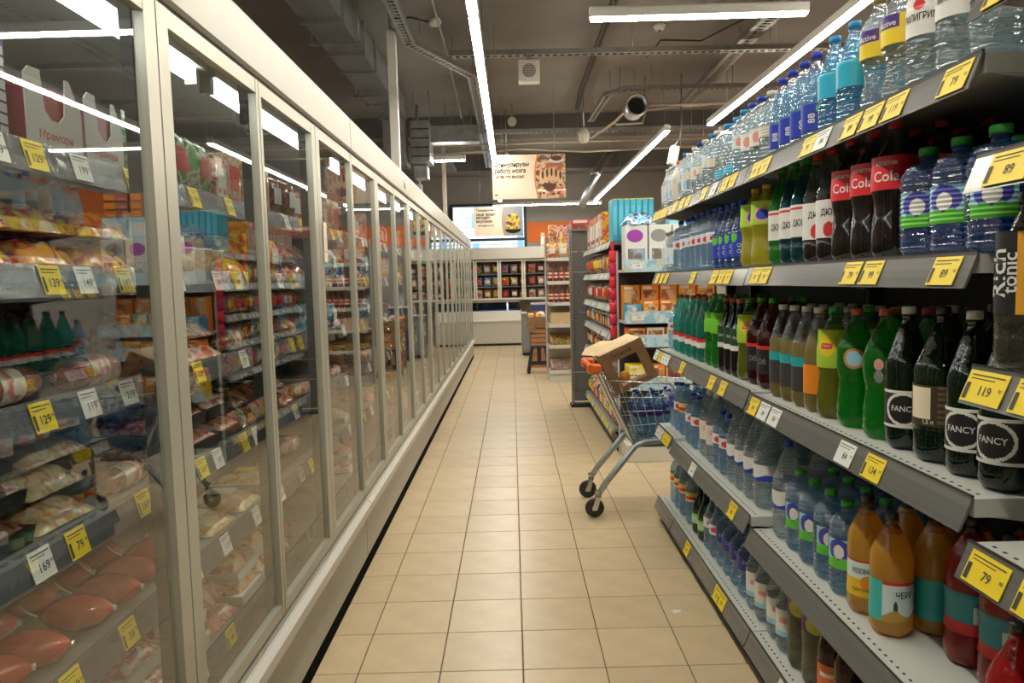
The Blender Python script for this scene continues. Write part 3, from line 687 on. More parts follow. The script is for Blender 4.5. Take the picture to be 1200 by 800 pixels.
def P_tray(col, tr='black', w=.17, d=.19):
    k = ('tray', col, tr, w, d)
    if k not in _pp:
        t = MB(); h = .032
        t.ext([(-w/2+.014,.001),(w/2-.014,.001),(w/2,h),(-w/2,h)], 'x', -d/2, d/2)
        meat = pillow(w*.92, d*.92, .03, wob=.6, seed=len(_pp)); meat.v = [(x,y,z+h-.004) for x,y,z in meat.v]
        st = patch(w*.9, d*.9, .03, -.35,.5,-.3,.5); st.v = [(x,y,z+h-.003) for x,y,z in st.v]
        _pp[k] = [('meat_tray', t.mesh('meat_tray', [BLACKP if tr == 'black' else WHITE]), None), ('meat', meat.mesh('meat', [FILM[col]]), 0), ('sticker', st.mesh('sticker', [WHITE if len(_pp) % 2 else YELLOW]), 0)]
    return _pp[k]
def P_carton(col, w=.10, d=.07, h=.15, front='white'):
    k = ('cart', col, w, d, h, front)
    if k not in _pp:
        b = MB().cbox((-d/2,-w/2,0),(d/2,w/2,h),.003)
        lb = MB().box((d/2-.001,-w*.36,h*.30),(d/2+.001,w*.36,h*.78))
        bn = MB().box((d/2-.001,-w*.49,h*.06),(d/2+.0008,w*.49,h*.17))
        _pp[k] = [('carton', b.mesh('carton', [FILM[col]]), None), ('front_label', lb.mesh('front_label', [STICK.get(front, WHITE)]), 0), ('colour_band', bn.mesh('colour_band', [STICK['red' if col in ('white','pale','blue') else 'white']]), 0)]
    return _pp[k]
def P_pouch(col, stick, w=.13, h=.17, d=.045):
    """pouch standing up"""
    k = ('pouch', col, stick, w, h, d)
    if k not in _pp:
        f = lambda mb: setattr(mb, 'v', [((z-.004)-d*.2, y, x+h/2) for x, y, z in mb.v]) or mb
        a = pillow(w, h, d, wob=.25, seed=len(_pp)); b = patch(w, h, d, -.6,.6,-.4,.35)
        _pp[k] = [('pouch', f(a).mesh('pouch', [FILM[col]]), None), ('sticker', f(b).mesh('sticker', [STICK[stick]]), 0)]
    return _pp[k]
def P_cup(col, r=.04, h=.075):
    k = ('cup', col, r, h)
    if k not in _pp:
        _pp[k] = [('dairy_cup', MB().lathe([(r*.78,0),(r*.8,.003),(r,h-.006),(r,h-.003)], 16).mesh('dairy_cup', [FILM[col]]), None), ('lid', MB().lathe([(r*1.06,h-.003),(r*1.06,h),(r*1.0,h+.002)], 16).mesh('lid', [WHITE]), 0)]
    return _pp[k]
P_meatbox_mat = printed('bacon_photo', [(.55,.20,.14),(.70,.42,.34),(.62,.28,.2),(.78,.6,.52)], 3, .3, 'noise', (1,1,4))
SHN = ['top shelf','second shelf','third shelf','fourth shelf','fifth shelf','bottom deck']
CATS = {'vacuum_pack':'food pack','sausage':'sausage','boiled_sausage':'sausage','meat_tray':'meat tray','carton':'carton','pouch':'pouch','dairy_cup':'cup'}
NICE = {'vacuum_pack':'vacuum pack','sausage':'sausage stick','boiled_sausage':'boiled sausage','meat_tray':'meat tray','carton':'carton','pouch':'pouch','dairy_cup':'dairy cup'}
# what lies where: per shelf a list of proto makers; doors counted from the camera
def col(*c): return R.choice(c)
fill = {
 0: [lambda: (P_carton(col('white','pale','brown'), .12,.08,.17, 'red'), 'mixed'), lambda: (P_pouch(col('brown','white','green','pale'), col('white','red')), ''), lambda: (P_carton(col('white','red','green'), .10,.06,.14), '')],
 1: [lambda: (P_pillow(col('yellow','dark red','yellow'), col('yellow','red'), .17,.22,.06, R.choice((3,4))), ''), lambda: (P_pouch(col('blue','yellow','pink','pale','orange'), 'white', .12,.15), ''), lambda: (P_cup(col('pale','blue','white')), '')],
 2: [lambda: (P_pillow(col('dark red','brown','red'), col('yellow','white'), .18,.24,.045, R.choice((5,6))), ''), lambda: (P_log(col('brown','dark red')), ''), lambda: (P_pouch(col('black','blue','brown'), 'white', .12,.13), '')],
 3: [lambda: (P_tray(col('brown','pink','dark red')), ''), lambda: (P_pillow(col('brown','pale','dark red'), col('teal','red','white'), .18,.22,.05, R.choice((7,8))), ''), lambda: (P_log(col('brown','pink'), .03, .2), '')],
 4: [lambda: (P_pillow(col('pink','pale','orange'), col('white','green'), .18,.22,.045, R.choice((9,10))), ''), lambda: (P_tray(col('pink','pale'), 'white'), ''), lambda: (P_log(col('pink','red'), .034, .2), '')],
 5: [lambda: (P_pillow(col('pale','pink'), col('yellow','white'), .19,.24,.05, R.choice((12,13))), ''), lambda: (P_tray(col('pink','orange'), 'white', .19,.2), '')],
}
COLNAME = {}
for k_, m_ in FILM.items(): COLNAME[m_.name] = k_
count = {}
def stock(proto, x, y, si, rot, z, suffix='', gname=None):
    nm = proto[0][0]; c = COLNAME.get(proto[0][1].materials[0].name) or COLNAME.get(proto[1][1].materials[0].name) or 'red'
    door = max(0, int((y - DOORS[0]) // DP) - 2)      # the first door in the picture counts as one
    key = (c, nm, si, door, suffix); count[key] = count.get(key, 0) + 1
    lab = '%s %s%s behind %s fridge door, %s, %s from camera' % (c, NICE[nm], suffix, ORD[door], SHN[si], ORD[count[key]-1])
    return inst(proto, (x,y,z+.0006), rot, lab, CATS[nm], 'goods on the fridge %s' % SHN[si] if not gname else gname)
for si in range(6):
    z = (SH_Z + [DECK])[si]
    if si == 4: continue
    y = 1.86 if si == 0 else 1.0; k = R.randrange(3); run = 0
    while y < 9.4:
        if run <= 0:
            mk = fill[si][k % len(fill[si])]; cur = mk()[0]; run = R.choice((1,2,2,3)); k += 1
        nm = cur[0][0]; dm = cur[0][1]
        ys_ = [v.co.y for v in dm.vertices]; xs_ = [v.co.x for v in dm.vertices]
        if nm == 'meat_tray': ys_ = [-.085,.085]
        w = max(ys_)-min(ys_); dd = max(xs_)-min(xs_)
        yc = y + w/2
        # keep clear of the cabinet joints
        if any(yc-w/2 < u1+.045 and yc+w/2 > u1-.045 for _, u1 in units):
            y += .05; continue
        xf = (-.905 if si == 0 else -.885) if si < 5 else -.86
        rot = (0, 0, R.uniform(-.05,.05))
        if si == 5 and y > 2.7 and R.random() < .55:
            y += w + .02; run -= 1; continue
        stock(cur, xf - dd/2 - .004 - R.random()*.02, yc, si, rot, z)
        if nm in ('vacuum_pack','meat_tray') and y < 6.2:
            hh = max(v.co.z for v in dm.vertices) + (.036 if nm == 'meat_tray' else .006)
            for lv in range(1, 3 if (si == 1 or R.random() < .3) else 2):
                if z + hh*(lv+1) < ([3] + SH_Z)[si] - .04:
                    stock(cur, xf - dd/2 - .02 - R.random()*.03, yc + R.uniform(-.004,.004), si, (0,0,R.uniform(-.05,.05)), z + hh*lv, (', second layer,', ', third layer,')[lv-1])
        if si in (2,3) and y < 4.4 and nm != 'pouch' and R.random() < .7:
            stock(P_pouch(col('black','brown','black'), col('white','yellow'), .13, .16, .05), -1.455, yc, si, (0,0,R.uniform(-.06,.06)), z, ', back row,')
        if y < 4.2 and nm in ('carton','pouch','dairy_cup','vacuum_pack') and si < 4:
            stock(cur, xf - dd*1.5 - .04, yc+.004, si, (0,0,R.uniform(-.04,.04)), z, ', back row,')
        y += w + .016 + R.random()*.02 + (.02 if y > 6 else 0); run -= 1
# fifth shelf: shiny boiled sausages near, packs farther on
bs = P_boiled()
for i, (x, y, a) in enumerate(((-.945,1.17,.3),(-.965,1.28,.5),(-.95,1.38,.3),(-1.09,1.30,.35),(-.955,1.545,.25),(-1.12,1.48,.3),(-.95,1.66,.2),(-1.12,1.62,.2),(-.96,1.77,.15),(-1.12,1.76,.2),(-.96,1.90,.25),(-1.12,1.90,.1))):
    inst(bs, (x,y,SH_Z[4]+.0006), (0,0,PI/2+a), 'shiny red boiled sausage on the fifth fridge shelf, %s from the left edge' % ORD[i], 'sausage', 'boiled sausages on the fifth fridge shelf')
y = 2.1; k = 0; run = 0
while y < 8.6:
    if run <= 0: cur = fill[4][k % 3]()[0]; run = R.choice((1,2)); k += 1
    w = .2 if cur[0][0] != 'sausage' else .26
    yc = y+w/2
    if not any(abs(yc-u1) < w/2+.045 for _, u1 in units) and (y < 2.7 or R.random() < .55): stock(cur, -1.0, yc, 4, (0,0,R.uniform(-.1,.1)), SH_Z[4])
    y += w+.03; run -= 1
# packs on the top shelf nearest the camera: bacon sleeve and white carriers
e = empty('bacon_sleeve', (-.95,1.345,SH_Z[0]+.0006), .1, label='dark sleeve with bacon photo on the top fridge shelf by the picture edge', cat='food pack')
MB().cbox((-.02,-.08,0),(.02,.08,.20),.003).build('sleeve', NAVY, e); MB().box((.0195,-.072,.015),(.0215,.04,.185)).build('photo', P_meatbox_mat, e)
for i in range(8): MB().box((.0195,.048,.02+i*.021),(.0212,.072,.036+i*.021)).build('checker_print', WHITE, e)
for i, (x, y, rz, top) in enumerate(((-.945,1.53,-.05,RED),(-.955,1.73,.05,PINK),(-1.10,1.60,.1,RED))):
    e = empty('carrier_box', (x,y,SH_Z[0]+.0006), rz, label=['white cut-out carrier box with lettering, first on the top fridge shelf','second white cut-out carrier box on the top fridge shelf','white carrier box standing behind the other two on the top shelf'][i], cat='carton', group='white carriers on the top fridge shelf')
    poly = [(-.085,0),(.085,0),(.085,.10),(.05,.16),(.038,.16),(.03,.085),(.012,.068),(-.012,.068),(-.03,.085),(-.038,.16),(-.07,.16),(-.085,.145)]
    MB().ext(poly, 'x', .030, .033).build('front_panel', WHITE, e)
    MB().ext([(-.085,0),(.085,0),(.085,.10),(-.085,.10)], 'x', -.033, -.030).build('back_panel', WHITE, e)
    MB().box((-.030,-.085,0),(.030,.085,.003)).build('bottom', WHITE, e)
    MB().cbox((-.026,-.075,.0035),(.026,.075,.135),.008).build('pack', M('carrier_pack_%d' % i, ((.35,.02,.03),(.45,.2,.2),(.3,.03,.03))[i], .35), e)
    t = MB(); put_text(t, 'Мраморн', .022, lambda u, v: (.0336, u, .035+v), 0, .13); t.build('lettering', RED, e)
# ================================================================ DRINK SHELVES ON THE RIGHT
GSH = M('shelf_enamel', (.52,.53,.49), .4, var=.03, vscale=5); GBACK = M('gondola_back', (.05,.05,.05), .6); RAILM = M('price_rail_plastic', (.13,.13,.125), .2, spec=.6, var=.12, vscale=3, stretch=(1,.1,20))
RAILE = M('rail_edge', (.02,.02,.02), .5); HOLE = M('shelf_hole', (.02,.02,.02), .8); KICK = M('kick_dark', (.02,.02,.022), .5)
GX = .82; GD = .44
ALPHA = math.atan2(.024, .056)
def shelf(parent, y0, y1, z, x0=GX, depth=GD, holes=True, rail=True, edge=0):
    mb = MB(); g = .003
    mb.box((x0,y0+g,z-.004),(x0+depth,y1-g,z), 0); mb.box((x0,y0+g,z-.034),(x0+.003,y1-g,z-.004), 0)
    mb.box((x0+.003,y0+g,z-.034),(x0+depth,y0+g+.002,z-.004), 0); mb.box((x0+.003,y1-g-.002,z-.034),(x0+depth,y1-g,z-.004), 0)
    if holes:
        y = y0+.03
        while y < y1-.02:
            mb.box((x0+.022,y,z-.0005),(x0+.028,y+.009,z+.0004), 1); y += .027
    s = mb.build('shelf', [GSH, HOLE], parent)
    if rail:
        a = .024; MB().ext([(x0-.001,z+.004),(x0-.001,z-.004),(x0-a-.001,z-.060),(x0-a-.005,z-.060),(x0-.006,z-.002),(x0-.006,z+.004)], 'y', y0+.004, y1-.004).build('price_rail', RAILM, s)
        MB().box((x0-.0062,y0+.004,z+.0035),(x0-.0005,y1-.004,z+.0065)).build('rail_lip', RAILE, s)
    return s
def rtag(s, y, z, c, num, x0=GX, w=.085):
    # tag on the sloping rail, seen from the aisle
    o = ob('price_tag', tag_mesh(c, num, w, .056), s, (x0-.0072,y,z-.003))
    o.rotation_euler = (Matrix.Rotation(-PI/2, 3, 'Z') @ Matrix.Rotation(-ALPHA, 3, 'X')).to_euler()
BAY = []
def bay(y0, y1, levels, label, tags, gx=GX):
    e = empty('drink_shelf_bay', (0,0,0), label=label, cat='shelf unit', group='drink shelf bays')
    MB().box((GX+GD,y0+.003,.0),(GX+GD+.02,y1-.003,2.05)).build('back_panel', GBACK, e)
    for y in (y0+.002, y1-.032):
        p = MB().box((GX+GD-.05,y,.0),(GX+GD-.001,y+.03,2.08)).build('upright', DARKM, e)
    MB().box((gx+.012,y0+.003,.002),(gx+.03,y1-.003,.095)).build('kick_plate', KICK, e)
    MB().box((gx+.03,y0+.003,.002),(GX+GD-.051,y1-.003,.09)).build('base_box', DARKM, e)
    for k, z in enumerate(levels):
        s = shelf(e, y0, y1, z, gx, GX+GD-gx, edge=k)
        for t in tags.get(k, ()): rtag(s, t[0], z, t[1], t[2], gx, w=t[3] if len(t) > 3 else .085)
        if k: # cantilever brackets under the shelf ends
            for y in (y0+.006, y1-.012):
                MB().ext([(gx+.02,z-.034),(GX+GD-.052,z-.034),(GX+GD-.052,z-.085)], 'y', y, y+.004).build('bracket', GSH, s)
    return e
Y, W = 'yellow', 'white'
L2 = [.14,.515,.992,1.430,1.772]; L1 = [.14,.555,1.0,1.428,1.772]; L3 = [.14,.5,.925,1.235,1.59,1.87]; L0 = [.14,.57,1.0,1.428,1.768]
bay(1.30, 2.55, L2, 'drink shelf bay with colas, green lemonades and orange sodas, second from the camera',
    {0: [(2.2,W,'99')], 1: [(1.47,W,'124'),(1.38,W,'119')], 2: [(2.47,Y,'99'),(2.37,W,'84'),(2.27,W,'84'),(1.78,W,'84'),(1.64,Y,'134')], 3: [(2.45,Y,'89'),(2.36,Y,'99'),(1.76,Y,'79'),(1.66,Y,'99'),(1.38,Y,'89')], 4: [(2.45,Y,'89'),(2.36,Y,'79'),(2.02,Y,'99'),(1.93,W,'84'),(1.77,Y,'89'),(1.67,Y,'99'),(1.57,Y,'119'),(1.36,Y,'79')]})
bay(2.55, 3.80, L1, 'drink shelf bay with blue water bottles beyond the green lemonades',
    {0: [(3.45,Y,'49'),(2.93,Y,'59'),(2.86,Y,'59')], 1: [(3.33,W,'64'),(2.72,Y,'89')], 2: [(3.52,Y,'79'),(3.0,Y,'99'),(2.84,Y,'79')], 3: [(3.3,Y,'89'),(2.95,Y,'99'),(2.85,Y,'79'),(2.76,Y,'79')], 4: [(3.65,Y,'79'),(3.5,Y,'79'),(3.38,Y,'99'),(3.1,Y,'89'),(2.95,W,'84'),(2.8,Y,'99'),(2.70,Y,'99')]})
bay(3.80, 4.22, L0, 'narrow end bay of the drink shelves by the shopping cart',
    {1: [(4.12,W,'64'),(4.05,W,'64'),(3.95,Y,'59'),(3.87,Y,'59')], 2: [(4.15,W,'84'),(4.05,Y,'79'),(3.95,W,'69'),(3.86,W,'99')], 3: [(4.1,Y,'79'),(3.98,Y,'79'),(3.87,Y,'79')], 4: [(4.15,Y,'79'),(4.05,Y,'79'),(3.95,Y,'99'),(3.86,Y,'79')]})
bay(.05, 1.275, L3, 'nearest drink shelf bay, cut off by the picture edge',
    {2: [(1.20,Y,'79',.10),(1.08,Y,'79')], 3: [(1.215,Y,'119',.10),(1.10,Y,'99')], 4: [(1.17,Y,'89',.10)], 5: [(1.19,Y,'99'),(1.07,Y,'79')]}, .795)

# ---------------------------------------------------------------- bottles
W_CLEAR = liquid('water_clear', (.88,.96,.99), .72, (.72,.86,.94), .65, 1.42, .03, .30, 1.1)
W_BLUE = liquid('water_blue', (.70,.89,.99), .58, (.34,.64,.95), .65, 1.42, .03, .30, 1.1)
W_CYAN = liquid('water_cyan', (.62,.90,.99), .55, (.14,.58,.92), .65, 1.42, .03, .30, 1.1)
W_DBLUE = liquid('water_deep_blue', (.24,.55,.90), .60, (.035,.20,.62), .65, 1.42, .03, .30, 1.1)
C_CLEAR = liquid('plastic_clear', (.90,.93,.92), .85, (.6,.65,.65), .5, 1.4, .06)
COLA = M('cola', (.010,.006,.005), .08, spec=.6); D_GREEN = liquid('dark_green_glass', (.02,.14,.04), .35, (.004,.030,.010), .4, 1.45, .05, .3, .2)
B_GREEN = liquid('bright_green_soda', (.08,.80,.12), .50, (.015,.48,.04), .65, 1.36, .05, .25, .95); T_GREEN = liquid('green_bottle', (.16,.75,.18), .45, (.04,.38,.05), .6, 1.38, .05, .25)
C_GREEN = liquid('plastic_green', (.25,.75,.30), .75, (.05,.4,.08), .5, 1.4, .06); TEALW = liquid('teal_soda', (.30,.88,.78), .60, (.04,.50,.40), .6, 1.36, .05, .3)
OLIVE = liquid('olive_soda', (.72,.62,.30), .40, (.52,.42,.15), .5, 1.36, .06, .2); TEA = liquid('green_tea', (.55,.62,.08), .40, (.32,.36,.03), .5, 1.36, .06, .2)
YSODA = liquid('yellow_green_soda', (.80,.78,.08), .25, (.66,.60,.04), .5, 1.36, .06, .12); OSODA = liquid('orange_soda', (.85,.45,.05), .16, (.92,.54,.08), .6, 1.36, .06, .10)
RSODA = liquid('red_soda', (.60,.02,.02), .2, (.54,.02,.016), .5, 1.36, .06, .12); DRED = liquid('dark_red_soda', (.30,.01,.02), .25, (.13,.006,.012), .5, 1.36, .06)
BROWN = liquid('brown_soda', (.25,.10,.04), .25, (.10,.035,.015), .5, 1.36, .06); GREYL = liquid('pale_lemonade', (.72,.72,.56), .55, (.48,.48,.33), .5, 1.36, .06)
TONIC = liquid('tonic_clear', (.62,.60,.50), .72, (.30,.28,.2), .5, 1.38, .06)
CAPM = {'red': M('cap_red', (.58,.04,.04), .4), 'blue': M('cap_blue', (.02,.05,.52), .4), 'sky': M('cap_sky', (.03,.30,.68), .4), 'green': M('cap_green', (.03,.36,.04), .4), 'white': M('cap_white', (.70,.72,.72), .4),
        'yellow': M('cap_yellow', (.82,.66,.02), .4), 'orange': M('cap_orange', (.82,.17,.02), .4), 'black': M('cap_black', (.015,.015,.015), .4), 'brick': M('cap_brick', (.48,.10,.05), .4), 'purple': M('cap_purple', (.05,.03,.25), .4)}
def profile(style, H, Rr, neck=.0125):
    P = []
    zb = .022
    if style in ('ribbed','big'):
        z1 = H*.64; n = 26
        for i in range(n+1):
            z = zb + (z1-zb)*i/n; P.append((Rr*(1 - .05*(i % 2)), z))
        for i in range(1, 7):
            t = i/6; P.append((neck + (Rr-neck)*math.cos(t*PI/2)**.75, z1 + (H*.88-z1)*math.sin(t*PI/2)))
    elif style == 'straight':
        z1 = H*.60
        P += [(Rr, zb), (Rr, H*.2), (Rr*.985, H*.205), (Rr, H*.215), (Rr, H*.4), (Rr, z1)]
        for i in range(1, 9):
            t = i/8; P.append((neck + (Rr-neck)*(1-t)**.8*(1-.12*math.sin(t*PI)), z1 + (H*.90-z1)*t**.9))
    elif style == 'contour':
        for t, q in ((.07,1.),(.14,1.0),(.22,.985),(.30,.93),(.36,.885),(.42,.90),(.47,.97),(.50,1.0),(.60,1.0),(.65,.98),(.70,.90),(.75,.77),(.80,.62),(.84,.48),(.88,.37)):
            P.append((max(neck, Rr*q), H*t))
    elif style == 'grip':
        for t, q in ((.07,.98),(.12,1.),(.17,.94),(.24,.80),(.30,.76),(.36,.80),(.42,.93),(.46,1.0),(.47,1.0),(.68,1.0),(.69,1.0),(.73,.93),(.78,.80),(.82,.62),(.86,.45),(.89,.35)):
            P.append((max(neck, Rr*q), H*t))
    elif style == 'long':
        for t, q in ((.05,1.),(.1,1.),(.3,1.),(.48,1.),(.53,.97),(.58,.88),(.64,.70),(.70,.54),(.77,.43),(.85,.36),(.90,.34)):
            P.append((max(neck*.9, Rr*q), H*t))
    P = [(Rr*.70, 0.), (Rr*.86, .004), (Rr*.95, .011)] + P + [(neck, H*.905), (neck, H*.925), (neck*1.25, H*.928), (neck*1.25, H*.936), (neck, H*.938), (neck, H*.955)]
    return P
def radius_at(P, z):
    for (r0, z0), (r1, z1) in zip(P, P[1:]):
        if z0 <= z <= z1 and z1 > z0: return r0 + (r1-r0)*(z-z0)/(z1-z0)
    return P[-1][0]
KINDS = {}
def kind(key, desc, style, H, Rr, liq, shell, cap, fill, lab=None, art=None, mats=None, txt=(), petal=True, neck=.0125, name='drink_bottle', caph=.017):
    P = profile(style, H, Rr, neck)
    def mod(th, k, z):
        return 1. if (z > .02 or not petal) else 1 - .16*(1-z/.02)*abs(math.cos(2.5*th))
    seg = 22 if Rr < .07 else 26
    zf = H*fill
    body = MB().lathe(P, seg, lambda k, i: 0 if P[min(k+1, len(P)-1)][1] <= zf else 1, mod).mesh(name, [liq, shell])
    proto = [(name, body, None)]
    cr = neck*1.18; zc = H*.945
    capm = MB().lathe([(cr,zc),(cr,zc+caph*.8),(cr*.93,zc+caph),(.001,zc+caph)], 18, 0, lambda th, k, z: 1 + (.03 if int(th*18/PI) % 2 else 0) if k < 2 else 1)
    proto.append(('cap', capm.mesh('cap', [CAPM[cap]]), 0))
    if lab:
        z0, z1 = lab[0]*H, lab[1]*H; NA, NV = 160, 40; rs = []
        for j in range(NV+1):
            z = z0 + (z1-z0)*j/NV; r = max(radius_at(P, z), radius_at(P, z0)*(.97 if style != 'ribbed' else 1)) + .0009
            rs.append([(r*math.cos(2*PI*(i-NA/2-.5)/NA), r*math.sin(2*PI*(i-NA/2-.5)/NA), z) for i in range(NA)])
        fn = art or (lambda a, v: 0)
        lm = MB().rings(rs, lambda k, i: fn(2*PI*(i-NA/2)/NA, (k+.5)/NV), True, False).mesh('label', mats)
        proto.append(('label', lm, 0)); li = len(proto)-1
        for (s, h, zz, ang, m, mw, vert) in txt:
            t = MB(); zc_ = z0+(z1-z0)*zz; r = max(radius_at(P, zc_), radius_at(P, z0)*.97) + .0018
            if vert: f = lambda u, v: (r*math.cos(ang-v/r), r*math.sin(ang-v/r), zc_+u)
            else: f = lambda u, v: (r*math.cos(ang+u/r), r*math.sin(ang+u/r), zc_+v)
            put_text(t, s, h, f, 0, mw); proto.append(('lettering', t.mesh('lettering', [m]), li))
    KINDS[key] = (proto, desc, Rr, name)
band = lambda lo, hi, i, j: (lambda a, v: i if lo < v < hi else j)
def disc(a0, v0, ra, rv, i, base):
    return lambda a, v: i if ((a-a0)/ra)**2 + ((v-v0)/rv)**2 < 1 else (base(a, v) if callable(base) else base)
WB = 'water_bottle'
kind('pilgrim', 'clear water bottle with white lettered label and red cap', 'straight', 0.275, .043, W_CLEAR, C_CLEAR, 'red', .86, (.40,.68), disc(0,.8,.28,.14,1,0), [WHITE, RED], [('ПИЛИГРИМ',.015,.48,0,INK,.075,False)], name=WB)
kind('active', 'clear waisted bottle with yellow and purple label and yellow cap', 'grip', 0.272, .042, W_CLEAR, C_CLEAR, 'yellow', .86, (.46,.69), lambda a, v: 1 if (v > .55 and -1.3 < a < .35) else 0, [YELLOW, PURPLE], [('Active',.013,.72,-.35,WHITE,.05,False)], name=WB)
kind('cyan', 'pale blue bottle with sky-blue cap and bright cyan label', 'straight', 0.252, .042, W_CYAN, W_BLUE, 'sky', .86, (.36,.62), lambda a, v: 0, [CYAN], (), name=WB)
kind('bonblue', 'clear bottle with dark blue lower label and blue cap', 'straight', 0.245, .040, W_BLUE, C_CLEAR, 'blue', .86, (.12,.42), disc(.7,.8,.4,.2,1,0), [BLUE, GREENP], [('88',.020,.45,0,WHITE,.05,True)], name=WB)
kind('whitelab', 'clear water bottle with white label and dark blue cap', 'ribbed', 0.236, .041, W_CLEAR, C_CLEAR, 'blue', .86, (.30,.55), disc(0,.5,.4,.3,1,0), [WHITE, PINK], (), name=WB)
kind('whitesky', 'clear ribbed water bottle with pale label and sky-blue cap', 'ribbed', 0.237, .043, W_CLEAR, C_CLEAR, 'sky', .86, (.40,.62), disc(0,.5,.35,.3,1,0), [M('pale_label', (.62,.70,.72), .5), PINK], (), name=WB)
kind('whitecap', 'clear ribbed water bottle with white cap and faint label', 'ribbed', 0.23, .041, W_CLEAR, C_CLEAR, 'white', .86, (.36,.52), lambda a, v: 0, [M('faint_label', (.66,.64,.50), .5)], (), name=WB)
kind('bigclear', 'wide clear water bottle without label and pale blue cap', 'big', 0.235, .055, W_CLEAR, C_CLEAR, 'sky', .86, (.10,.24), lambda a, v: 0, [CYAN], (), name=WB, neck=.016)
kind('orangecap', 'slim milky bottle with orange cap', 'straight', 0.222, .036, M('milky_drink', (.66,.60,.50), .25), C_CLEAR, 'orange', .84, (.22,.58), lambda a, v: 0, [M('milky_label', (.70,.62,.52), .5)], (), name='drink_bottle')
spring = lambda a, v: (3 if v < .28 + .10*abs(math.sin(6*a)) else 2 if ((a/.30)**2 + ((v-.58)/.24)**2 < 1) else 1 if (a/.62)**2 + ((v-.64)/.36)**2 < 1 else 0) if abs(a) < .75 else 4
SPL = [LBLUE, M('purple_badge', (.06,.06,.38), .4), WHITE, GREENP, liquid('label_film', (.6,.8,.9), .9, (.3,.5,.7), .5)]
kind('spring', 'pale blue ribbed water bottle with round purple badge and green cap', 'ribbed', 0.257, .049, W_BLUE, W_BLUE, 'green', .9, (.30,.62), spring, SPL, (), name=WB, neck=.015)
kind('springdark', 'big blue water bottle with purple badge label and green cap', 'ribbed', 0.228, .055, W_DBLUE, W_DBLUE, 'green', .9, (.28,.60), spring, SPL, (), name=WB, neck=.016)
kind('cola', 'cola bottle with bright red label', 'contour', .315, .050, COLA, liquid('plastic_dark_clear', (.5,.45,.4), .7, (.05,.04,.04), .3), 'red', .82, (.50,.74), lambda a, v: 0, [M('cola_red', (.66,.02,.03), .35)], [('Cola',.024,.40,0,WHITE,.06,False),('напиток',.009,.78,0,WHITE,.05,False)])
kind('darkwhite', 'dark soda bottle with white label', 'straight', .31, .042, COLA, C_CLEAR, 'red', .62, (.22,.55), disc(0,.22,.35,.2,1,0), [WHITE, RED], [('ДЮК',.022,.66,0,INK,.045,False)])
zig = lambda a, v: 1 if .84 < v < .93 else 0
kind('dushesgreen', 'green soda bottle with white label and red trim', 'straight', .315, .044, T_GREEN, C_GREEN, 'green', .86, (.26,.56), zig, [WHITE, RED], [('ДЮШЕС',.024,.42,0,INK,.062,False)])
kind('dushesteal', 'teal soda bottle with white label and red trim', 'straight', .315, .044, liquid('teal_dark', (.05,.35,.42), .45, (.01,.16,.20), .5), C_GREEN, 'green', .86, (.26,.56), zig, [WHITE, RED], [('ДЮШЕС',.024,.42,0,INK,.062,False)])
kind('bubble', 'yellow-green soda bottle with lime label and round red and blue badge', 'contour', 0.285, .053, YSODA, YSODA, 'yellow', .9, (.52,.80), lambda a, v: 2 if (a/.45)**2+((v-.42)/.22)**2 < 1 else 1 if (a/.62)**2+((v-.42)/.32)**2 < 1 else 0, [LIME, PINK, BLUE], ())
kind('bluelab', 'blue water bottle with deep blue label and green leaf', 'straight', 0.255, .041, W_DBLUE, W_BLUE, 'blue', .9, (.18,.52), disc(-.6,.85,.4,.22,1,0), [BLUE, GREENP], [('О О',.016,.36,0,WHITE,.05,True)], name=WB)
kind('redwater', 'clear blue water bottle with white and red label', 'ribbed', 0.26, .043, W_BLUE, W_BLUE, 'blue', .88, (.45,.62), disc(0,.45,.5,.3,1,0), [M('whitish_label', (.60,.64,.70), .5), RED], (), name=WB)
kind('dark2l', 'large near-black bottle with cream and gold label', 'straight', .335, .056, D_GREEN, D_GREEN, 'black', .9, (.24,.50), lambda a, v: 1 if (abs(a+.5) < .48 and .18 < v < .95) else 2 if (a > .2 and int(v*14) % 2) else 0, [M('brown_label', (.045,.03,.015), .5), CREAM, M('gold_dim', (.14,.11,.05), .5)], [('1,5 л',.010,.10,-.1,WHITE,.03,False)])
kind('fancy', 'dark green bottle with black label and white oval', 'straight', .33, .047, D_GREEN, D_GREEN, 'white', .9, (.16,.42), lambda a, v: 1 if (v > .93 or v < .07) else (1 if .78 < (a/.85)**2+((v-.5)/.42)**2 < 1.12 else 0), [BLACK, WHITE], [('FANCY',.013,.52,0,WHITE,.055,False)])
kind('greensoda', 'bright green lemonade bottle with small round badge and brick-red cap', 'contour', .315, .049, B_GREEN, C_GREEN, 'brick', .80, (.50,.68), lambda a, v: 1 if (a/.40)**2+((v-.5)/.36)**2 < 1 else 2 if (a/.55)**2+((v-.5)/.48)**2 < 1 else 0, [B_GREEN, LBLUE, M('badge_orange', (.5,.2,.05), .4)], ())
kind('greensodalab', 'bright green lemonade bottle with grey medallions and brick-red cap', 'contour', .32, .050, B_GREEN, C_GREEN, 'brick', .80, (.42,.64), lambda a, v: 1 if ((a-.2)/.22)**2+((v-.32)/.22)**2 < 1 else 2 if ((a-.2)/.22)**2+((v-.74)/.2)**2 < 1 else 3 if a > .6 else 0, [B_GREEN, GREYP, PINK, M('dim_green', (.01,.16,.05), .4)], ())
kind('tea', 'green ice tea bottle with yellow and lime label', 'contour', .315, .046, TEA, C_GREEN, 'green', .84, (.46,.80), lambda a, v: 2 if (abs(a) < .36 and .50 < v < .66) else 1 if (a/.55)**2+((v-.60)/.30)**2 < 1 else 0, [LIME, YELLOW, RED], [('Lipton',.009,.58,0,WHITE,.028,False)])
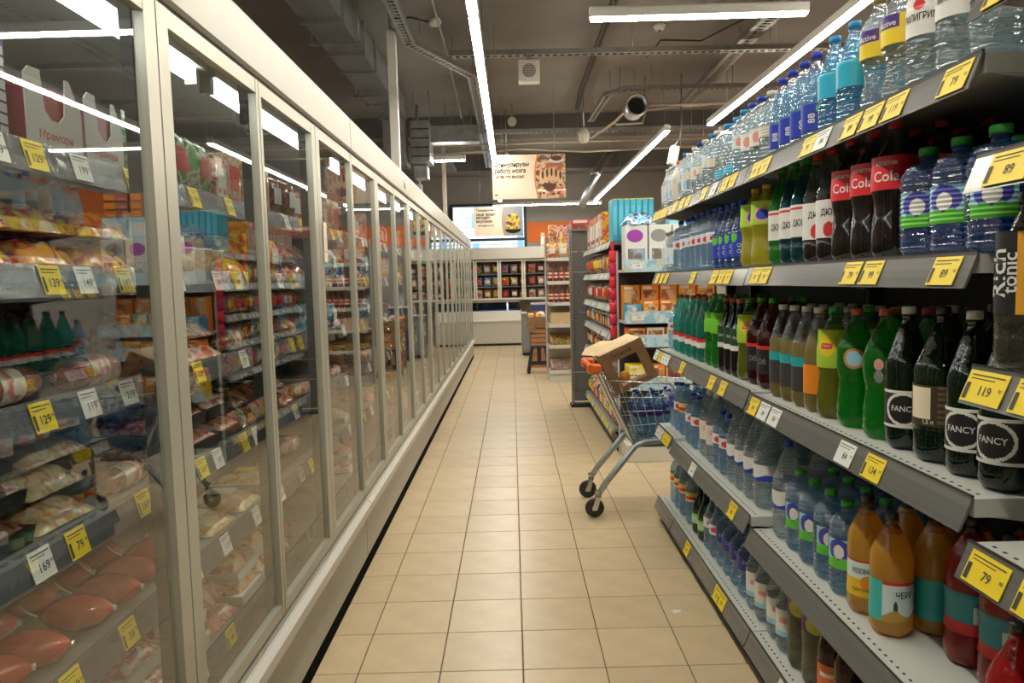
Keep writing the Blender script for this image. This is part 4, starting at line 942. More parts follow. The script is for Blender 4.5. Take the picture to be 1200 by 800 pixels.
kind('peach', 'olive soda bottle with orange strip label', 'straight', .31, .042, OLIVE, C_CLEAR, 'white', .78, (.18,.46), lambda a, v: 0, [ORANGE], ())
kind('tealblack', 'olive soda bottle with black and teal label', 'straight', .31, .044, OLIVE, C_CLEAR, 'white', .66, (.16,.50), lambda a, v: 1 if v > .72 else 2 if (abs(a-.45) < .12) else 0, [M('charcoal_label', (.04,.04,.04), .5), TEAL, WHITE], ())
kind('redblack', 'large dark red soda bottle with black label', 'straight', .32, .055, DRED, liquid('plastic_pinkish', (.55,.25,.25), .7, (.2,.03,.03), .4), 'green', .76, (.17,.48), lambda a, v: 1 if v > .88 else 0, [BLACK, RED], [('Об',.02,.45,-.5,GREYP,.04,False)])
kind('darkcola', 'small dark cola bottle with green and white label', 'long', .31, .039, COLA, D_GREEN, 'brick', .62, (.34,.62), lambda a, v: 1 if v < .22 else 0, [M('deep_green_label', (.01,.05,.02), .5), WHITE], [('Бочка',.012,.60,0,WHITE,.045,False)])
kind('brightgreen', 'lime green soda bottle with pear label', 'contour', .32, .047, B_GREEN, C_GREEN, 'green', .84, (.48,.76), disc(.3,.4,.3,.3,1,0), [M('fresh_green', (.16,.55,.03), .4), LIME], ())
kind('tealclear', 'teal soda bottle with white and red label and brick-red cap', 'straight', .31, .043, TEALW, TEALW, 'brick', .88, (.22,.36), lambda a, v: 1 if v > .6 else 0, [WHITE, RED], ())
kind('orangeteal', 'orange soda bottle with teal and white picture label', 'contour', .30, .050, OSODA, liquid('plastic_amber', (.85,.6,.3), .7, (.6,.3,.05), .5), 'black', .86, (.14,.47), lambda a, v: 0 if a < -.25 else (3 if v > .93 else 2 if v < .22+.08*math.sin(5*a) else 4 if ((a-.35)/.10)**2+((v-.33)/.22)**2 < 1 else 1), [M('turquoise_print', (.04,.46,.42), .4), M('sky_label', (.62,.74,.74), .45), M('desert_print', (.48,.28,.05), .5), RED, M('cactus_print', (.02,.06,.03), .5)], [('ЧЕРЕ',.016,.70,.75,INK,.04,False)])
kind('orangeyellow', 'orange soda bottle with yellow and white fruit label', 'contour', .31, .048, OSODA, liquid('plastic_amber', (.85,.6,.3), .7), 'black', .86, (.16,.47), lambda a, v: 3 if v > .94 else 2 if ((a-.4)/.4)**2+((v-.4)/.2)**2 < 1 else 1 if v < .5 else 0, [M('sky_label', (.62,.74,.74), .45), M('fruit_yellow', (.78,.50,.03), .45), ORANGE, RED], [('РОЗОВКА',.014,.72,.1,INK,.05,False),('ЛИМОНКА',.010,.2,.1,M('brown_ink', (.2,.05,.01), .5),.05,False)])
kind('redteal', 'deep red soda bottle with teal label and red corner', 'contour', .335, .056, RSODA, DRED, 'black', .9, (.24,.52), lambda a, v: 2 if (v < .28 and a < .5) else (1 if .25 < a < .45 and .3 < v < .7 else 0), [M('deep_teal', (.03,.25,.28), .4), WHITE, RED], ())
kind('redblue', 'bright red soda bottle with light blue label and orange square', 'contour', .30, .048, RSODA, RSODA, 'black', .9, (.12,.46), lambda a, v: 1 if (abs(a+.1) < .30 and .48 < v < .9) else 2 if ((a+.75)/.35)**2+((v-.3)/.3)**2 < 1 else 0, [LBLUE, M('label_orange_red', (.62,.12,.04), .45), ORANGE], ())
kind('bluewhite', 'big clear water bottle with white and blue label', 'straight', .33, .051, W_CLEAR, C_CLEAR, 'blue', .9, (.32,.50), lambda a, v: 1 if v < .28+.12*math.sin(3*a) else 0, [WHITE, BLUE], (), name=WB)
kind('pinkwhite', 'clear water bottle with white label and blue blot', 'straight', .315, .047, W_CLEAR, C_CLEAR, 'white', .9, (.28,.56), lambda a, v: 1 if (v < .2 and a > -.2) else 2 if (abs(a+.3) < .3 and .5 < v < .75) else 0, [M('warm_white_label', (.70,.66,.60), .5), BLUE, PINK], (), name=WB)
kind('navyband', 'clear blue water bottle with navy upper label', 'grip', 0.245, .046, W_BLUE, W_BLUE, 'purple', .92, (.47,.70), lambda a, v: 1 if .86 < v else 0, [M('navy_label', (.03,.03,.20), .4), BLUE], [('СВЕТ',.014,.58,0,LBLUE,.045,False)], name=WB)
kind('pinkband', 'clear blue water bottle with pink and white label', 'straight', 0.25, .043, W_BLUE, W_BLUE, 'white', .92, (.44,.62), disc(0,.5,.6,.25,1,0), [M('whitish_label', (.60,.64,.70), .5), RED], (), name=WB)
kind('glassgreen', 'dark green glass bottle with pale band label', 'long', 0.25, .042, D_GREEN, D_GREEN, 'green', .9, (.22,.42), lambda a, v: 1 if .15 < v < .75 else 0, [GREENP, M('pale_green_label', (.42,.50,.40), .5)], (), petal=False, name='glass_bottle')
kind('redyellow', 'clear blue water bottle with red and yellow label', 'ribbed', 0.27, .044, W_BLUE, W_BLUE, 'sky', .92, (.46,.64), lambda a, v: 1 if .2 < v < .55 else 0, [M('yellow_label', (.72,.55,.15), .45), RED], (), name=WB)
kind('clearwhite', 'clear water bottle with tall white label and red cap', 'straight', 0.27, .042, W_CLEAR, C_CLEAR, 'red', .9, (.22,.56), lambda a, v: 1 if v < .2 else 2 if (.5 < v < .7 and abs(a) < .4) else 0, [WHITE, LBLUE, PINK], (), name=WB)
kind('pale', 'pale yellowish lemonade bottle with lemon badge', 'straight', .32, .050, GREYL, C_CLEAR, 'yellow', .9, (.56,.72), disc(0,.5,.7,.5,1,0), [PURPLE, M('lemon_badge', (.50,.48,.05), .45)], ())
kind('brownorange', 'brown soda bottle with orange label', 'straight', .31, .044, BROWN, BROWN, 'black', .9, (.20,.46), lambda a, v: 1 if (.55 < v < .7 and abs(a) < .5) else 0, [M('label_deep_orange', (.68,.16,.03), .45), WHITE], ())
kind('tonic', 'clear tonic bottle with black label and orange side strip', 'straight', .29, .046, TONIC, TONIC, 'black', .9, (.32,.78), lambda a, v: 1 if .42 < a < .75 else 0, [BLACK, M('strip_orange', (.78,.38,.03), .45)], [('Rich',.034,.5,-.28,WHITE,.085,True),('tonic',.022,.5,.22,WHITE,.07,True)])
kind('smallmilky', 'clear bottle with milky blue label and white cap', 'straight', 0.218, .038, W_CLEAR, C_CLEAR, 'white', .9, (.2,.6), disc(0,.3,.5,.25,1,0), [M('milk_label', (.66,.72,.76), .5), LBLUE], (), name=WB)

# rows: shelf -> (height, [(y, kind, yaw)]) from the camera outwards
rows = {
 'top drink shelf': (1.772, [(1.365,'pilgrim'),(1.475,'pilgrim'),(1.585,'pilgrim'),(1.69,'active'),(1.79,'active'),(1.915,'cyan'),(2.03,'cyan'),(2.145,'bonblue'),(2.235,'bonblue'),(2.325,'bonblue'),(2.415,'bonblue'),(2.51,'whitecap'),(2.61,'whitelab'),(2.705,'whitelab'),(2.81,'whitesky'),(2.93,'bigclear'),(3.05,'bigclear'),(3.16,'whitecap'),(3.255,'whitesky'),(3.355,'whitecap'),(3.45,'whitelab'),(3.545,'whitecap'),(3.64,'smallmilky'),(3.735,'whitesky'),(3.86,'orangecap'),(3.95,'smallmilky'),(4.04,'smallmilky'),(4.13,'smallmilky')]),
 'second drink shelf': (1.430, [(1.375,'springdark'),(1.49,'springdark'),(1.61,'springdark'),(1.735,'cola'),(1.845,'cola'),(1.955,'cola'),(2.055,'darkwhite'),(2.145,'darkwhite'),(2.24,'dushesteal'),(2.335,'dushesteal'),(2.43,'dushesgreen'),(2.61,'bubble'),(2.73,'bubble'),(2.84,'bluelab'),(2.93,'bluelab'),(3.02,'bluelab'),(3.11,'bluelab'),(3.21,'redwater'),(3.31,'redwater'),(3.41,'redwater'),(3.51,'redwater'),(3.62,'redwater'),(3.72,'redwater'),(3.87,'redwater'),(3.97,'smallmilky'),(4.07,'smallmilky'),(4.16,'smallmilky')]),
 'third drink shelf': (.997, [(1.36,'fancy'),(1.465,'fancy'),(1.585,'dark2l'),(1.71,'fancy'),(1.82,'greensodalab'),(1.97,'greensoda'),(2.10,'tea'),(2.20,'peach'),(2.295,'tealblack'),(2.395,'tealblack'),(2.49,'tealblack'),(2.625,'redblack'),(2.745,'redblack'),(2.855,'tea'),(2.95,'darkcola'),(3.04,'darkcola'),(3.13,'darkcola'),(3.24,'brightgreen'),(3.345,'brightgreen'),(3.49,'tealclear'),(3.60,'tealclear'),(3.72,'tealclear'),(3.87,'tealclear'),(4.0,'tealclear'),(4.13,'pinkband')]),
 'fourth drink shelf': (.53, [(1.375,'redteal'),(1.50,'redteal'),(1.625,'redteal'),(1.775,'orangeteal'),(1.895,'orangeyellow'),(2.01,'spring'),(2.12,'spring'),(2.235,'spring'),(2.345,'spring'),(2.46,'bluewhite'),(2.66,'bluewhite'),(2.775,'bluewhite'),(2.89,'bluewhite'),(3.0,'bluewhite'),(3.12,'redwater'),(3.22,'redwater'),(3.33,'pinkwhite'),(3.45,'pinkwhite'),(3.62,'redwater'),(3.73,'redwater'),(3.88,'redyellow'),(4.0,'redwater'),(4.12,'navyband')]),
 'bottom drink shelf': (.14, [(1.40,'brownorange'),(1.55,'brownorange'),(1.70,'brownorange'),(1.83,'navyband'),(1.96,'brownorange'),(2.07,'brownorange'),(2.19,'pale'),(2.31,'pale'),(2.412,'clearwhite'),(2.504,'clearwhite'),(2.63,'clearwhite'),(2.73,'clearwhite'),(2.845,'navyband'),(2.95,'navyband'),(3.055,'navyband'),(3.155,'navyband'),(3.26,'pinkband'),(3.36,'pinkband'),(3.47,'glassgreen'),(3.58,'glassgreen'),(3.72,'redyellow'),(3.87,'redyellow'),(3.98,'redyellow'),(4.09,'redyellow')]),
}
def level(name, y):
    k = {'top drink shelf':4,'second drink shelf':3,'third drink shelf':2,'fourth drink shelf':1,'bottom drink shelf':0}[name]
    return (L2 if y < 2.55 else L1 if y < 3.80 else L0)[k]
BACK = {'top drink shelf':.015,'second drink shelf':.02,'third drink shelf':.045,'fourth drink shelf':.045,'bottom drink shelf':.04}
def short(d): return d.split(' with')[0]
def fit16(*c):
    for t in c:
        if len(t.split()) <= 16: return t
    return ' '.join(c[-1].split()[:16])
for sname, (zz, lst) in rows.items():
    n = len(lst)
    for i, (y, k) in enumerate(lst):
        proto, desc, rr, nm = KINDS[k]; z = level(sname, y) + .0008
        face = math.atan2(-y*.42, -.86)
        depth = int((GD-.052-BACK[sname]-(.10 if k == 'redteal' else 0))/(2*rr+.007))
        for d in range(min(depth, 3 if sname != 'top drink shelf' else 3)):
            x = GX + BACK[sname] + (.10 if k == 'redteal' else 0) + rr + d*(2*rr+.006) + R.uniform(0,.002)
            if d == 0: lab = fit16('%s, %s from near end, %s' % (desc, ORD[i], sname), '%s, %s from near end, front row, %s' % (short(desc), ORD[i], sname))
            else: lab = '%s, %s row, behind %s from near end, %s' % (short(desc), ORD[d], ORD[i], sname)
            if d: rz = R.uniform(0, 6.28)
            else: rz = face + R.uniform(-.25,.25)
            if d and k in ('cola','darkwhite'): rz = face + R.uniform(-.6,.6)
            inst(proto, (x, y + R.uniform(-.001,.001), z), (0,0,rz), lab, 'bottle', 'bottles on the %s' % sname)
# nearest bay, cut by the picture edge
near = [('tonic',1.235,1.222,'shelf level with the camera'),('tonic',1.235,1.117,'shelf level with the camera'),('redblue',.5,1.22,'low shelf'),('redblue',.5,1.11,'low shelf')]
for i, (k, z, y, where) in enumerate(near):
    proto, desc, rr, nm = KINDS[k]
    for d in range(3):
        pos = 'outer one' if i % 2 == 0 else 'inner one'
        lab = fit16('%s, nearest bay, %s, %s' % (desc, where, pos), '%s, nearest bay, %s, %s' % (short(desc), where, pos)) if d == 0 else '%s, nearest bay, %s, %s, %s row' % (short(desc), where, pos, ORD[d])
        inst(proto, (.795+.006+rr+d*(2*rr+.008), y, z+.0008), (0,0,math.atan2(-.30,-.95) + (R.uniform(-.1,.1) if d == 0 else R.uniform(0,6))), lab, 'bottle', 'bottles in the nearest drink bay')
# ================================================================ SHOPPING CART
CARTB = M('cart_orange', (.82,.16,.02), .35); LEGM = M('cart_leg', (.42,.46,.47), .35, .7); RUB = M('rubber', (.025,.022,.02), .6)
e = empty('shopping_cart', (0,0,0), label='wire shopping cart with orange handle standing at the end of the drink shelves', cat='shopping cart')
ya, yb = 4.30, 4.70        # near and far side at the handle end
def side(x, s):            # basket narrows towards its front
    t = (x-.52)/.72; return (ya+.02 + .05*t) if s == 0 else (yb-.02 - .05*t)
# basket: wires of each side, rear gate, front and floor
BT = lambda x: .80 - .05*(x-.55)/.7     # top rim height
BB = lambda x: .45 + .04*(x-.66)/.6     # floor height
for s in (0, 1):
    m = MB()
    for i in range(13):
        t = i/12; xt = .56+t*.68; xb = .68+t*.52
        m.tube([(xt,side(xt,s),BT(xt)),(xb,side(xb,s),BB(xb))], .0022, 5)
    for q in (.25,.5,.75):
        x0 = .56+(.68-.56)*q; x1 = 1.24+(1.20-1.24)*q
        m.tube([(x0,side(x0,s),BT(x0)*(1-q)+BB(x0)*q),(x1,side(x1,s),BT(x1)*(1-q)+BB(x1)*q)], .0025, 5)
    m.build('basket_side', CHROME, e)
m = MB()
for i in range(9):
    t = i/8; y = ya+.02+(yb-ya-.04)*t; m.tube([(.52,y,.86),(.68,y,.45)], .0022, 5)
for q in (.1,.4,.7): m.tube([(.52+.16*q,ya+.02,.86-.41*q),(.52+.16*q,yb-.02,.86-.41*q)], .0028, 5)
m.build('rear_gate', CHROME, e)
m = MB()
for i in range(7):
    t = i/6; y = side(1.24,0)+(side(1.24,1)-side(1.24,0))*t; m.tube([(1.24,y,BT(1.24)),(1.20,y,BB(1.2))], .0022, 5)
m.build('basket_front', CHROME, e)
m = MB()
for i in range(9):
    t = i/8; m.tube([(.68,ya+.02+(yb-ya-.04)*t,.45),(1.20,side(1.2,0)+(side(1.2,1)-side(1.2,0))*t,BB(1.2))], .0022, 5)
for x in (.75,.85,.95,1.05,1.15): m.tube([(x,side(x,0),BB(x)),(x,side(x,1),BB(x))], .0022, 5)
m.build('basket_floor', CHROME, e)
MB().tube([(.54,side(.54,0),.81),(1.245,side(1.245,0),BT(1.245)),(1.245,side(1.245,1),BT(1.245)),(.54,side(.54,1),.81)], .005, 8, close=True).build('top_rim', CHROME, e)
for s, y in ((0,ya),(1,yb)):
    yi = y + (.015 if s == 0 else -.015)
    MB().tube([(.475,y,.13),(.52,y,.20),(.70,yi,.415),(.76,yi,.44),(1.18,side(1.18,s),.44)], [.017,.019,.019,.017,.015], 10).build('leg_tube', LEGM, e)
    MB().tube([(.70,yi,.42),(.66,yi,.50),(.50,yi,.86),(.46,yi,.885)], .011, 8).build('handle_strut', CHROME, e)
    hb = MB().cbox((.425,yi-.022,.85),(.51,yi+.022,.91),.012).build('handle_bracket', CARTB, e)
MB().tube([(.445,ya-.01,.895),(.445,yb+.01,.895)], .015, 12).build('handle', CARTB, e)
MB().tube([(.76,ya+.02,.43),(.76,yb-.02,.43)], .012, 8).build('cross_bar', LEGM, e)
MB().box((.70,ya+.03,.405),(.95,yb-.03,.418)).build('lower_tray', M('cart_tray', (.10,.22,.20), .5), e)
def castor(x, y, k):
    w = MB()
    prof = [(.034,-.014),(.052,-.013),(.056,-.006),(.056,.006),(.052,.013),(.034,.014)]
    w.rings([[(x-.02+r*math.cos(2*PI*i/24), y+yy, .0565+r*math.sin(2*PI*i/24)) for i in range(24)] for r, yy in prof])
    wh = w.build('wheel', RUB, e)
    MB().tube([(x-.02,y-.019,.0565),(x-.02,y+.019,.0565)], .016, 12).build('hub', M('wheel_hub', (.30,.26,.22), .5), wh)
    f = MB()
    for s in (-1,1): f.ext([(x-.038,.045),(x-.005,.045),(x+.018,.125),(x-.012,.125)], 'y', y+s*.018-.0015, y+s*.018+.0015)
    f.box((x-.015,y-.0195,.122),(x+.02,y+.0195,.128)); f.cyl((x+.004,y,.128),(x+.004,y,.155), .017, 12); f.cyl((x+.004,y,.15),(x+.004,y,.158), .022, 12)
    f.build('castor_fork', CHROME, e)
castor(.475, ya, 0); castor(.475, yb, 1); castor(1.17, side(1.17,0), 2); castor(1.17, side(1.17,1), 3)
for s in (0,1): MB().tube([(1.174,side(1.17,s),.15),(1.174,side(1.17,s),.44)], .014, 8).build('front_leg', LEGM, e)
# round ticket on the basket front side
t = MB(); t.tube([(.93,side(.93,0)-.006,.70),(.93,side(.93,0)-.003,.70)], .030, 18); t.build('round_badge', PINK, e)

# shrink-wrapped water pack in the cart: each bottle is a thing
proto, desc, rr, nm = KINDS['navyband']
k = 0
for i in range(3):
    for j in range(3):
        inst(proto, (.753+i*.0955, 4.4050+j*.0948, .464+i*.0065), (0,0,R.uniform(3,4.5)), 'blue water bottle with navy label in the cart, %s of the shrink-wrapped pack' % ORD[k], 'bottle', 'water pack in the cart'); k += 1
SHRINK = glass_pane('shrink_film', (.90,.94,.97), 1.35, .15)
m = MB(); poly = [(.703,.4565),(.997,.4768),(.997,.70),(.95,.755),(.74,.745),(.703,.69)]
m.ext(poly, 'y', 4.358, 4.6425); m.build('shrink_wrap', SHRINK, label='clear shrink film around the water pack in the cart', cat='wrapping')
# brown box frame and crumpled light sheet lying on top
e = empty('cardboard_box', (.705,4.46,.80), label='brown open cardboard box tipped over the shopping cart', cat='cardboard box')
a = math.radians(-24)
def tilt(m):
    ca, sa = math.cos(a), math.sin(a)
    m.v = [(x*ca + z*sa, y, -x*sa + z*ca) for x, y, z in m.v]; return m
def bar(*bs):
    m = MB()
    for lo, hi in bs: m.box(lo, hi)
    return tilt(m)
# the near face has a big window cut out of it
bar(((-.13,-.10,.15),(.145,-.096,.215))).build('front_top_strip', CARD, e); bar(((.085,-.10,-.04),(.145,-.096,.15))).build('front_side_strip', CARD, e)
bar(((-.13,-.10,-.04),(-.07,-.096,.15))).build('front_side_strip', CARD, e); bar(((-.07,-.10,-.04),(.085,-.096,-.005))).build('front_bottom_strip', CARD, e)
bar(((.141,-.096,-.04),(.145,.15,.215))).build('end_panel', CARD, e); bar(((-.13,-.096,-.04),(-.126,.15,.215))).build('end_panel', CARD, e)
bar(((-.126,-.096,-.04),(.141,.15,-.036))).build('bottom_panel', CARD, e)
t = MB(); put_text(t, 'Любимый', .030, lambda u, v: (u+.0, -.1006, .183+v), 0, .13); tilt(t).build('lettering', M('box_ink', (.06,.03,.015), .7), e)
def flap(pts, th, name, mat):
    m = MB(); n = len(pts); m.add(pts + [(x,y,z+th) for x,y,z in pts], [tuple(range(n-1,-1,-1)), tuple(range(n,2*n))] + [(i,(i+1)%n,n+(i+1)%n,n+i) for i in range(n)])
    return tilt(m).build(name, mat, e)
flap([(-.12,-.096,.216),(.14,-.096,.216),(.10,.08,.245),(.0,.02,.25),(-.06,.09,.27),(-.17,.05,.275),(-.21,.0,.255)], .003, 'torn_flap', CARDL)
# small things in the box
inst([('orange_fruit', MB().lathe([(.004,-.034),(.018,-.031),(.031,-.016),(.035,0),(.031,.016),(.018,.031),(.004,.034)], 16).mesh('orange_fruit', [M('orange_peel', (.85,.35,.02), .5, bump=.3, bscale=200)]), None), ('stem', MB().cyl((0,0,.033),(0,0,.037), .004, 6).mesh('stem', [GREENP]), 0)], (.665,4.43,.815), (0,0,0), 'round orange fruit inside the brown box on the cart', 'orange')

# ================================================================ SECOND GONDOLA BEYOND THE CROSS AISLE
GX2 = .80; Y2A, Y2B = 5.945, 8.10; G2Z = [.19,.70,.96,1.19,1.45,1.70]
LRAIL = M('light_rail', (.55,.55,.50), .35)
e = empty('snack_gondola', (0,0,0), label='long shelf row with snacks and sweets beyond the shopping cart', cat='shelf unit')
GBG = M('gondola_grey', (.22,.215,.20), .5)
MB().box((1.24,Y2A+.05,0),(1.27,Y2B,1.95)).build('back_panel', GBG, e)
MB().box((GX2+.03,Y2A,.002),(GX2+.05,Y2B,.13)).build('kick_plate', KICK, e)
for z in G2Z:
    s = MB().box((GX2,Y2A+.01,z-.025),(1.239,Y2B,z)).build('shelf', GBG, e)
    MB().ext([(GX2-.001,z+.004),(GX2-.001,z-.01),(GX2-.022,z-.055),(GX2-.026,z-.053),(GX2-.006,z+.004)], 'y', Y2A+.01, Y2B).build('price_rail', M('rail_grey', (.30,.30,.28), .35), s)
    y = Y2A + .08
    while y < Y2B-.06:
        o = ob('price_tag', tag_mesh('white' if z > .3 or R.random() < .3 else 'yellow', '', .07, .048), s, (GX2-.0085,y,z-.002)); o.rotation_euler = (Matrix.Rotation(-PI/2, 3, 'Z') @ Matrix.Rotation(-.42, 3, 'X')).to_euler()
        y += R.choice((.085,.1,.13,.2))
# goods on it
gcount = {}
def stock2(proto, p, where, rot=(0,0,0), scale=None):
    nm = proto[0][0]; c = COLNAME.get(proto[0][1].materials[0].name, 'plain'); key = (c, nm, where); gcount[key] = gcount.get(key, 0)+1
    nice = {'vacuum_pack':'snack bag','pouch':'snack pouch','carton':'box'}.get(nm, nm.replace('_',' '))
    return inst(proto, p, rot, '%s %s on the %s of the snack row, %s of its colour' % (c, nice, where, ORD[gcount[key]-1]), {'snack bag':'snack bag','snack pouch':'pouch'}.get(nice, 'box'), 'goods on the snack row', scale)
wn2 = ['base','second shelf','third shelf','fourth shelf','fifth shelf','top shelf']
pal = {0: ['pink','green','dark red','white','orange'], 1: ['red','white','dark red'], 2: ['blue','white','orange','red'], 3: ['purple','orange','pink','yellow'], 4: ['yellow','yellow','pale','white'], 5: ['red','white','yellow','red']}
for si, z in enumerate(G2Z):
    y = Y2A + .10; i = 0
    while y < Y2B - .12:
        c = pal[si][i % len(pal[si])]; i += 1
        rz = PI + R.uniform(-.1,.1)
        if si == 5:
            if y < 6.4: y += .3; continue
            w = R.choice((.05,.06,.09)); h = R.uniform(.24,.34); P = P_carton(c, round(w,2), .16, round(h,1), 'white'); stock2(P, (GX2+.10,y+w/2,z+.0008), wn2[si], (0,0,rz)); y += w+.02
        else:
            w = .15; hmax = (G2Z[si+1]-z-.04)
            P = P_pouch(c, R.choice(('white','yellow','red')), .15, round(min(.19, hmax*.92),2), .06)
            stock2(P, (GX2+.06,y+w/2,z+.0008), wn2[si], (0,0,rz)); y += w+.02
# row of blue books at the near corner of the top shelf
BOOK = M('book_blue', (.06,.40,.55), .4); BOOKT = M('book_top_yellow', (.78,.62,.06), .5)
for i in range(7):
    o = MB().cbox((0,0,0),(.045,.22,.33),.004).build('cereal_box', BOOK, None, (GX2+.012+i*.048, 5.96, 1.7008), label='turquoise upright box with yellow top on the snack row, %s from the end' % ORD[i], cat='box', group='turquoise boxes on the snack row')
    MB().box((.003,.004,.33),(.042,.216,.336)).build('yellow_top', BOOKT, o); MB().box((.010,-.0012,.05),(.035,0,.28)).build('spine_print', M('spine_light', (.12,.50,.66), .4), o)
# yellow twist bag on fifth shelf nearest end
# red clip strip with hanging packets at the corner
e = empty('clip_strip', (.80,5.90,.93), label='red hanging strip of packets at the corner of the snack row', cat='clip strip')
MB().box((-.012,-.003,0),(.012,.003,.76)).build('strip', RED, e)
MB().box((-.01,-.003,.58),(.0325,.006,.592)).build('hook', STEEL, e)
for i in range(7):
    m = pillow(.11,.09,.022, wob=.3, seed=20+i); m.v = [(y*.5, -(z+.004), x+.05+i*.10) for x,y,z in m.v]; m.build('packet', M('packet_red_%d' % (i % 2), ((.72,.03,.06),(.62,.02,.10))[i % 2], .25), e)
# --- end display facing the camera
EY = 5.60
e = empty('end_display', (0,0,0), label='end display with picture boxes and pale blue trays facing the aisle crossing', cat='shelf unit')
EX0, EX1 = .845, 1.62; EZ = [.17,.57,.90,1.06,1.47]
MB().box((EX0,5.900,0),(EX1,5.920,1.60)).build('back_panel', M('display_dark', (.03,.03,.032), .5), e)
for x in (EX0-.012, EX1+.002): MB().box((x,5.885,0),(x+.01,5.930,1.62)).build('upright', LRAIL, e)
MB().box((EX0,5.580,.002),(EX1,5.895,.13)).build('base_box', M('display_base', (.62,.60,.52), .5), e)
TRYB = printed('pale_blue_tray_print', [(.40,.58,.66),(.45,.62,.70),(.42,.60,.68),(.25,.45,.55),(.48,.5,.42)], 6, .5)
for z in (.57,.90,1.47,1.08):
    s = MB().box((EX0,5.600,z-.02),(EX1,5.899,z)).build('shelf', LRAIL, e)
    f = MB().box((EX0,5.590,z-.02),(EX1,5.599,z+.075)).build('tray_front', TRYB, s)
    if z != .57:
        o = ob('price_tag', tag_mesh('white', '109', .09, .05), s, (EX0+.10,5.588,z+.055))
PICS = [printed('picture_%d' % i, c, 2.4, .4, 'noise') for i, c in enumerate(([(.60,.18,.05),(.70,.40,.15),(.20,.05,.03)],[(.70,.50,.08),(.55,.20,.05),(.78,.66,.3)],[(.05,.35,.5),(.7,.65,.55),(.12,.2,.3)],[(.66,.66,.62),(.30,.40,.5),(.2,.15,.12)],[(.70,.22,.05),(.3,.1,.04),(.75,.45,.2)]))]
def picbox(x, z, w, h, d, body, pic, lab, y=5.625):
    o = MB().cbox((0,0,0),(w,d,h),.003).build('picture_box', body, None, (x,y,z+.0008), label=lab, cat='box', group='boxes on the end display')
    MB().box((w*.10,-.0012,h*.12),(w*.90,0,h*.84)).build('picture', pic, o); MB().box((w*.10,-.0012,h*.87),(w*.6,0,h*.95)).build('title_print', WHITE, o)
for i in range(5): picbox(.87+i*.145, .57, .135, .17, .18, [YELLOW,ORANGE,M('box_sand', (.6,.45,.25), .5),ORANGE,YELLOW][i], PICS[[1,4,0,3,2][i]], 'picture box on the lower display shelf, %s from the left' % ORD[i])
for i in range(5): picbox(.87+i*.145, .90, .135, .125, .18, [ORANGE,CREAM,ORANGE,YELLOW,WHITE][i], PICS[[0,4,1,0,3][i]], 'low picture box on the second display shelf, %s from the left' % ORD[i])
for i in range(5): picbox(.86+i*.13, 1.08, .12, .15 if i else .12, .16, [M('box_blue', (.05,.33,.5), .4),ORANGE,ORANGE,TEAL,ORANGE][i], PICS[[2,0,4,1,0][i]], 'upright picture box on the third display shelf, %s from the left' % ORD[i])
for i in range(5): picbox(.86+i*.145, 1.08, .135, .27, .10, ORANGE, PICS[[4,0,4,1,0][i]], 'orange box behind the third display shelf front row, %s from the left' % ORD[i], 5.790)
PB = M('box_pale', (.66,.68,.66), .45); VIO = M('violet_print', (.32,.05,.38), .4)
for i in range(4):
    o = MB().cbox((0,0,0),(.17,.18,.33),.004).build('picture_box', PB, None, (.86+i*.18,5.625,1.4708), label='tall pale box with violet blot on the upper display shelf, %s from the left' % ORD[i], cat='box', group='boxes on the end display')
    N = 16; MB().add([(.075+.062*math.cos(2*PI*j/N),-.0015,.25+.048*math.sin(2*PI*j/N)) for j in range(N)], [tuple(range(N))]).build('violet_blot', VIO if i % 2 == 0 else GREYP, o)
    MB().box((.02,-.0012,.02),(.15,0,.155)).build('picture', PICS[[3,3,2,0][i]], o); MB().box((.012,-.001,.012),(.158,0,.163)).build('picture_border', WHITE, o)
# things on top of the end display
inst(P_pillow('blue','white',.26,.22,.09,31), (.98,5.760,1.803), (0,0,.3), 'blue crisp bag lying on top of the end display', 'snack bag')
for i in range(2):
    o = MB().cbox((0,0,0),(.19,.16,.168),.004).build('shipping_box', LBLUE, None, (1.22+.2*i,5.740,1.8024), label='pale blue box under the flat packs, %s from the aisle' % ORD[i], cat='box', group='boxes on the end display')
    MB().box((.03,-.0012,.03),(.16,0,.13)).build('front_print', WHITE, o)
for i in range(6):
    o = MB().cbox((0,0,0),(.19,.12,.062),.004).build('tin_pack', M('pack_brown', (.30,.10,.06), .4), None, (1.22+.2*(i//3),5.780,1.9718+(i%3)*.063), label='brown and orange flat pack over the end display, %s from bottom, %s stack' % (ORD[i%3], 'first' if i < 3 else 'second'), cat='box', group='flat packs on the end display')
    MB().box((.10,-.0012,.008),(.182,0,.054)).build('orange_print', ORANGE, o); MB().box((.02,-.0012,.012),(.08,0,.03)).build('title_print', PINK, o)

# ================================================================ DARK END PANEL OF THE NEXT ROW
PAN = M('panel_grey', (.16,.155,.15), .55); SLOT = M('slot_black', (.02,.02,.02), .7)
e = empty('gondola_end', (0,0,0), label='tall grey shelf end made of stacked panels with a slotted post', cat='shelf unit')
for i in range(8):
    MB().cbox((.665,8.20,.16+i*.222),(1.50,8.225,.16+i*.222+.216),.003).build('panel', PAN, e)
MB().box((.66,8.18,.06),(1.50,8.24,.16)).build('base_rail', PAN, e)
p = MB().box((.635,8.17,.0),(.665,8.23,2.0)).build('slotted_post', M('post_grey', (.32,.31,.29), .45, .5), e)
m = MB()
for i in range(60): m.box((.645,8.1685,.08+i*.031),(.655,8.1702,.08+i*.031+.016))
m.build('post_slots', SLOT, p, kind='stuff')
MB().box((.62,8.1,.0),(1.5,8.30,.03)).build('foot', KICK, e)
MB().box((.64,8.16,1.935),(1.5,8.5,1.955)).build('top_shelf', PAN, e)
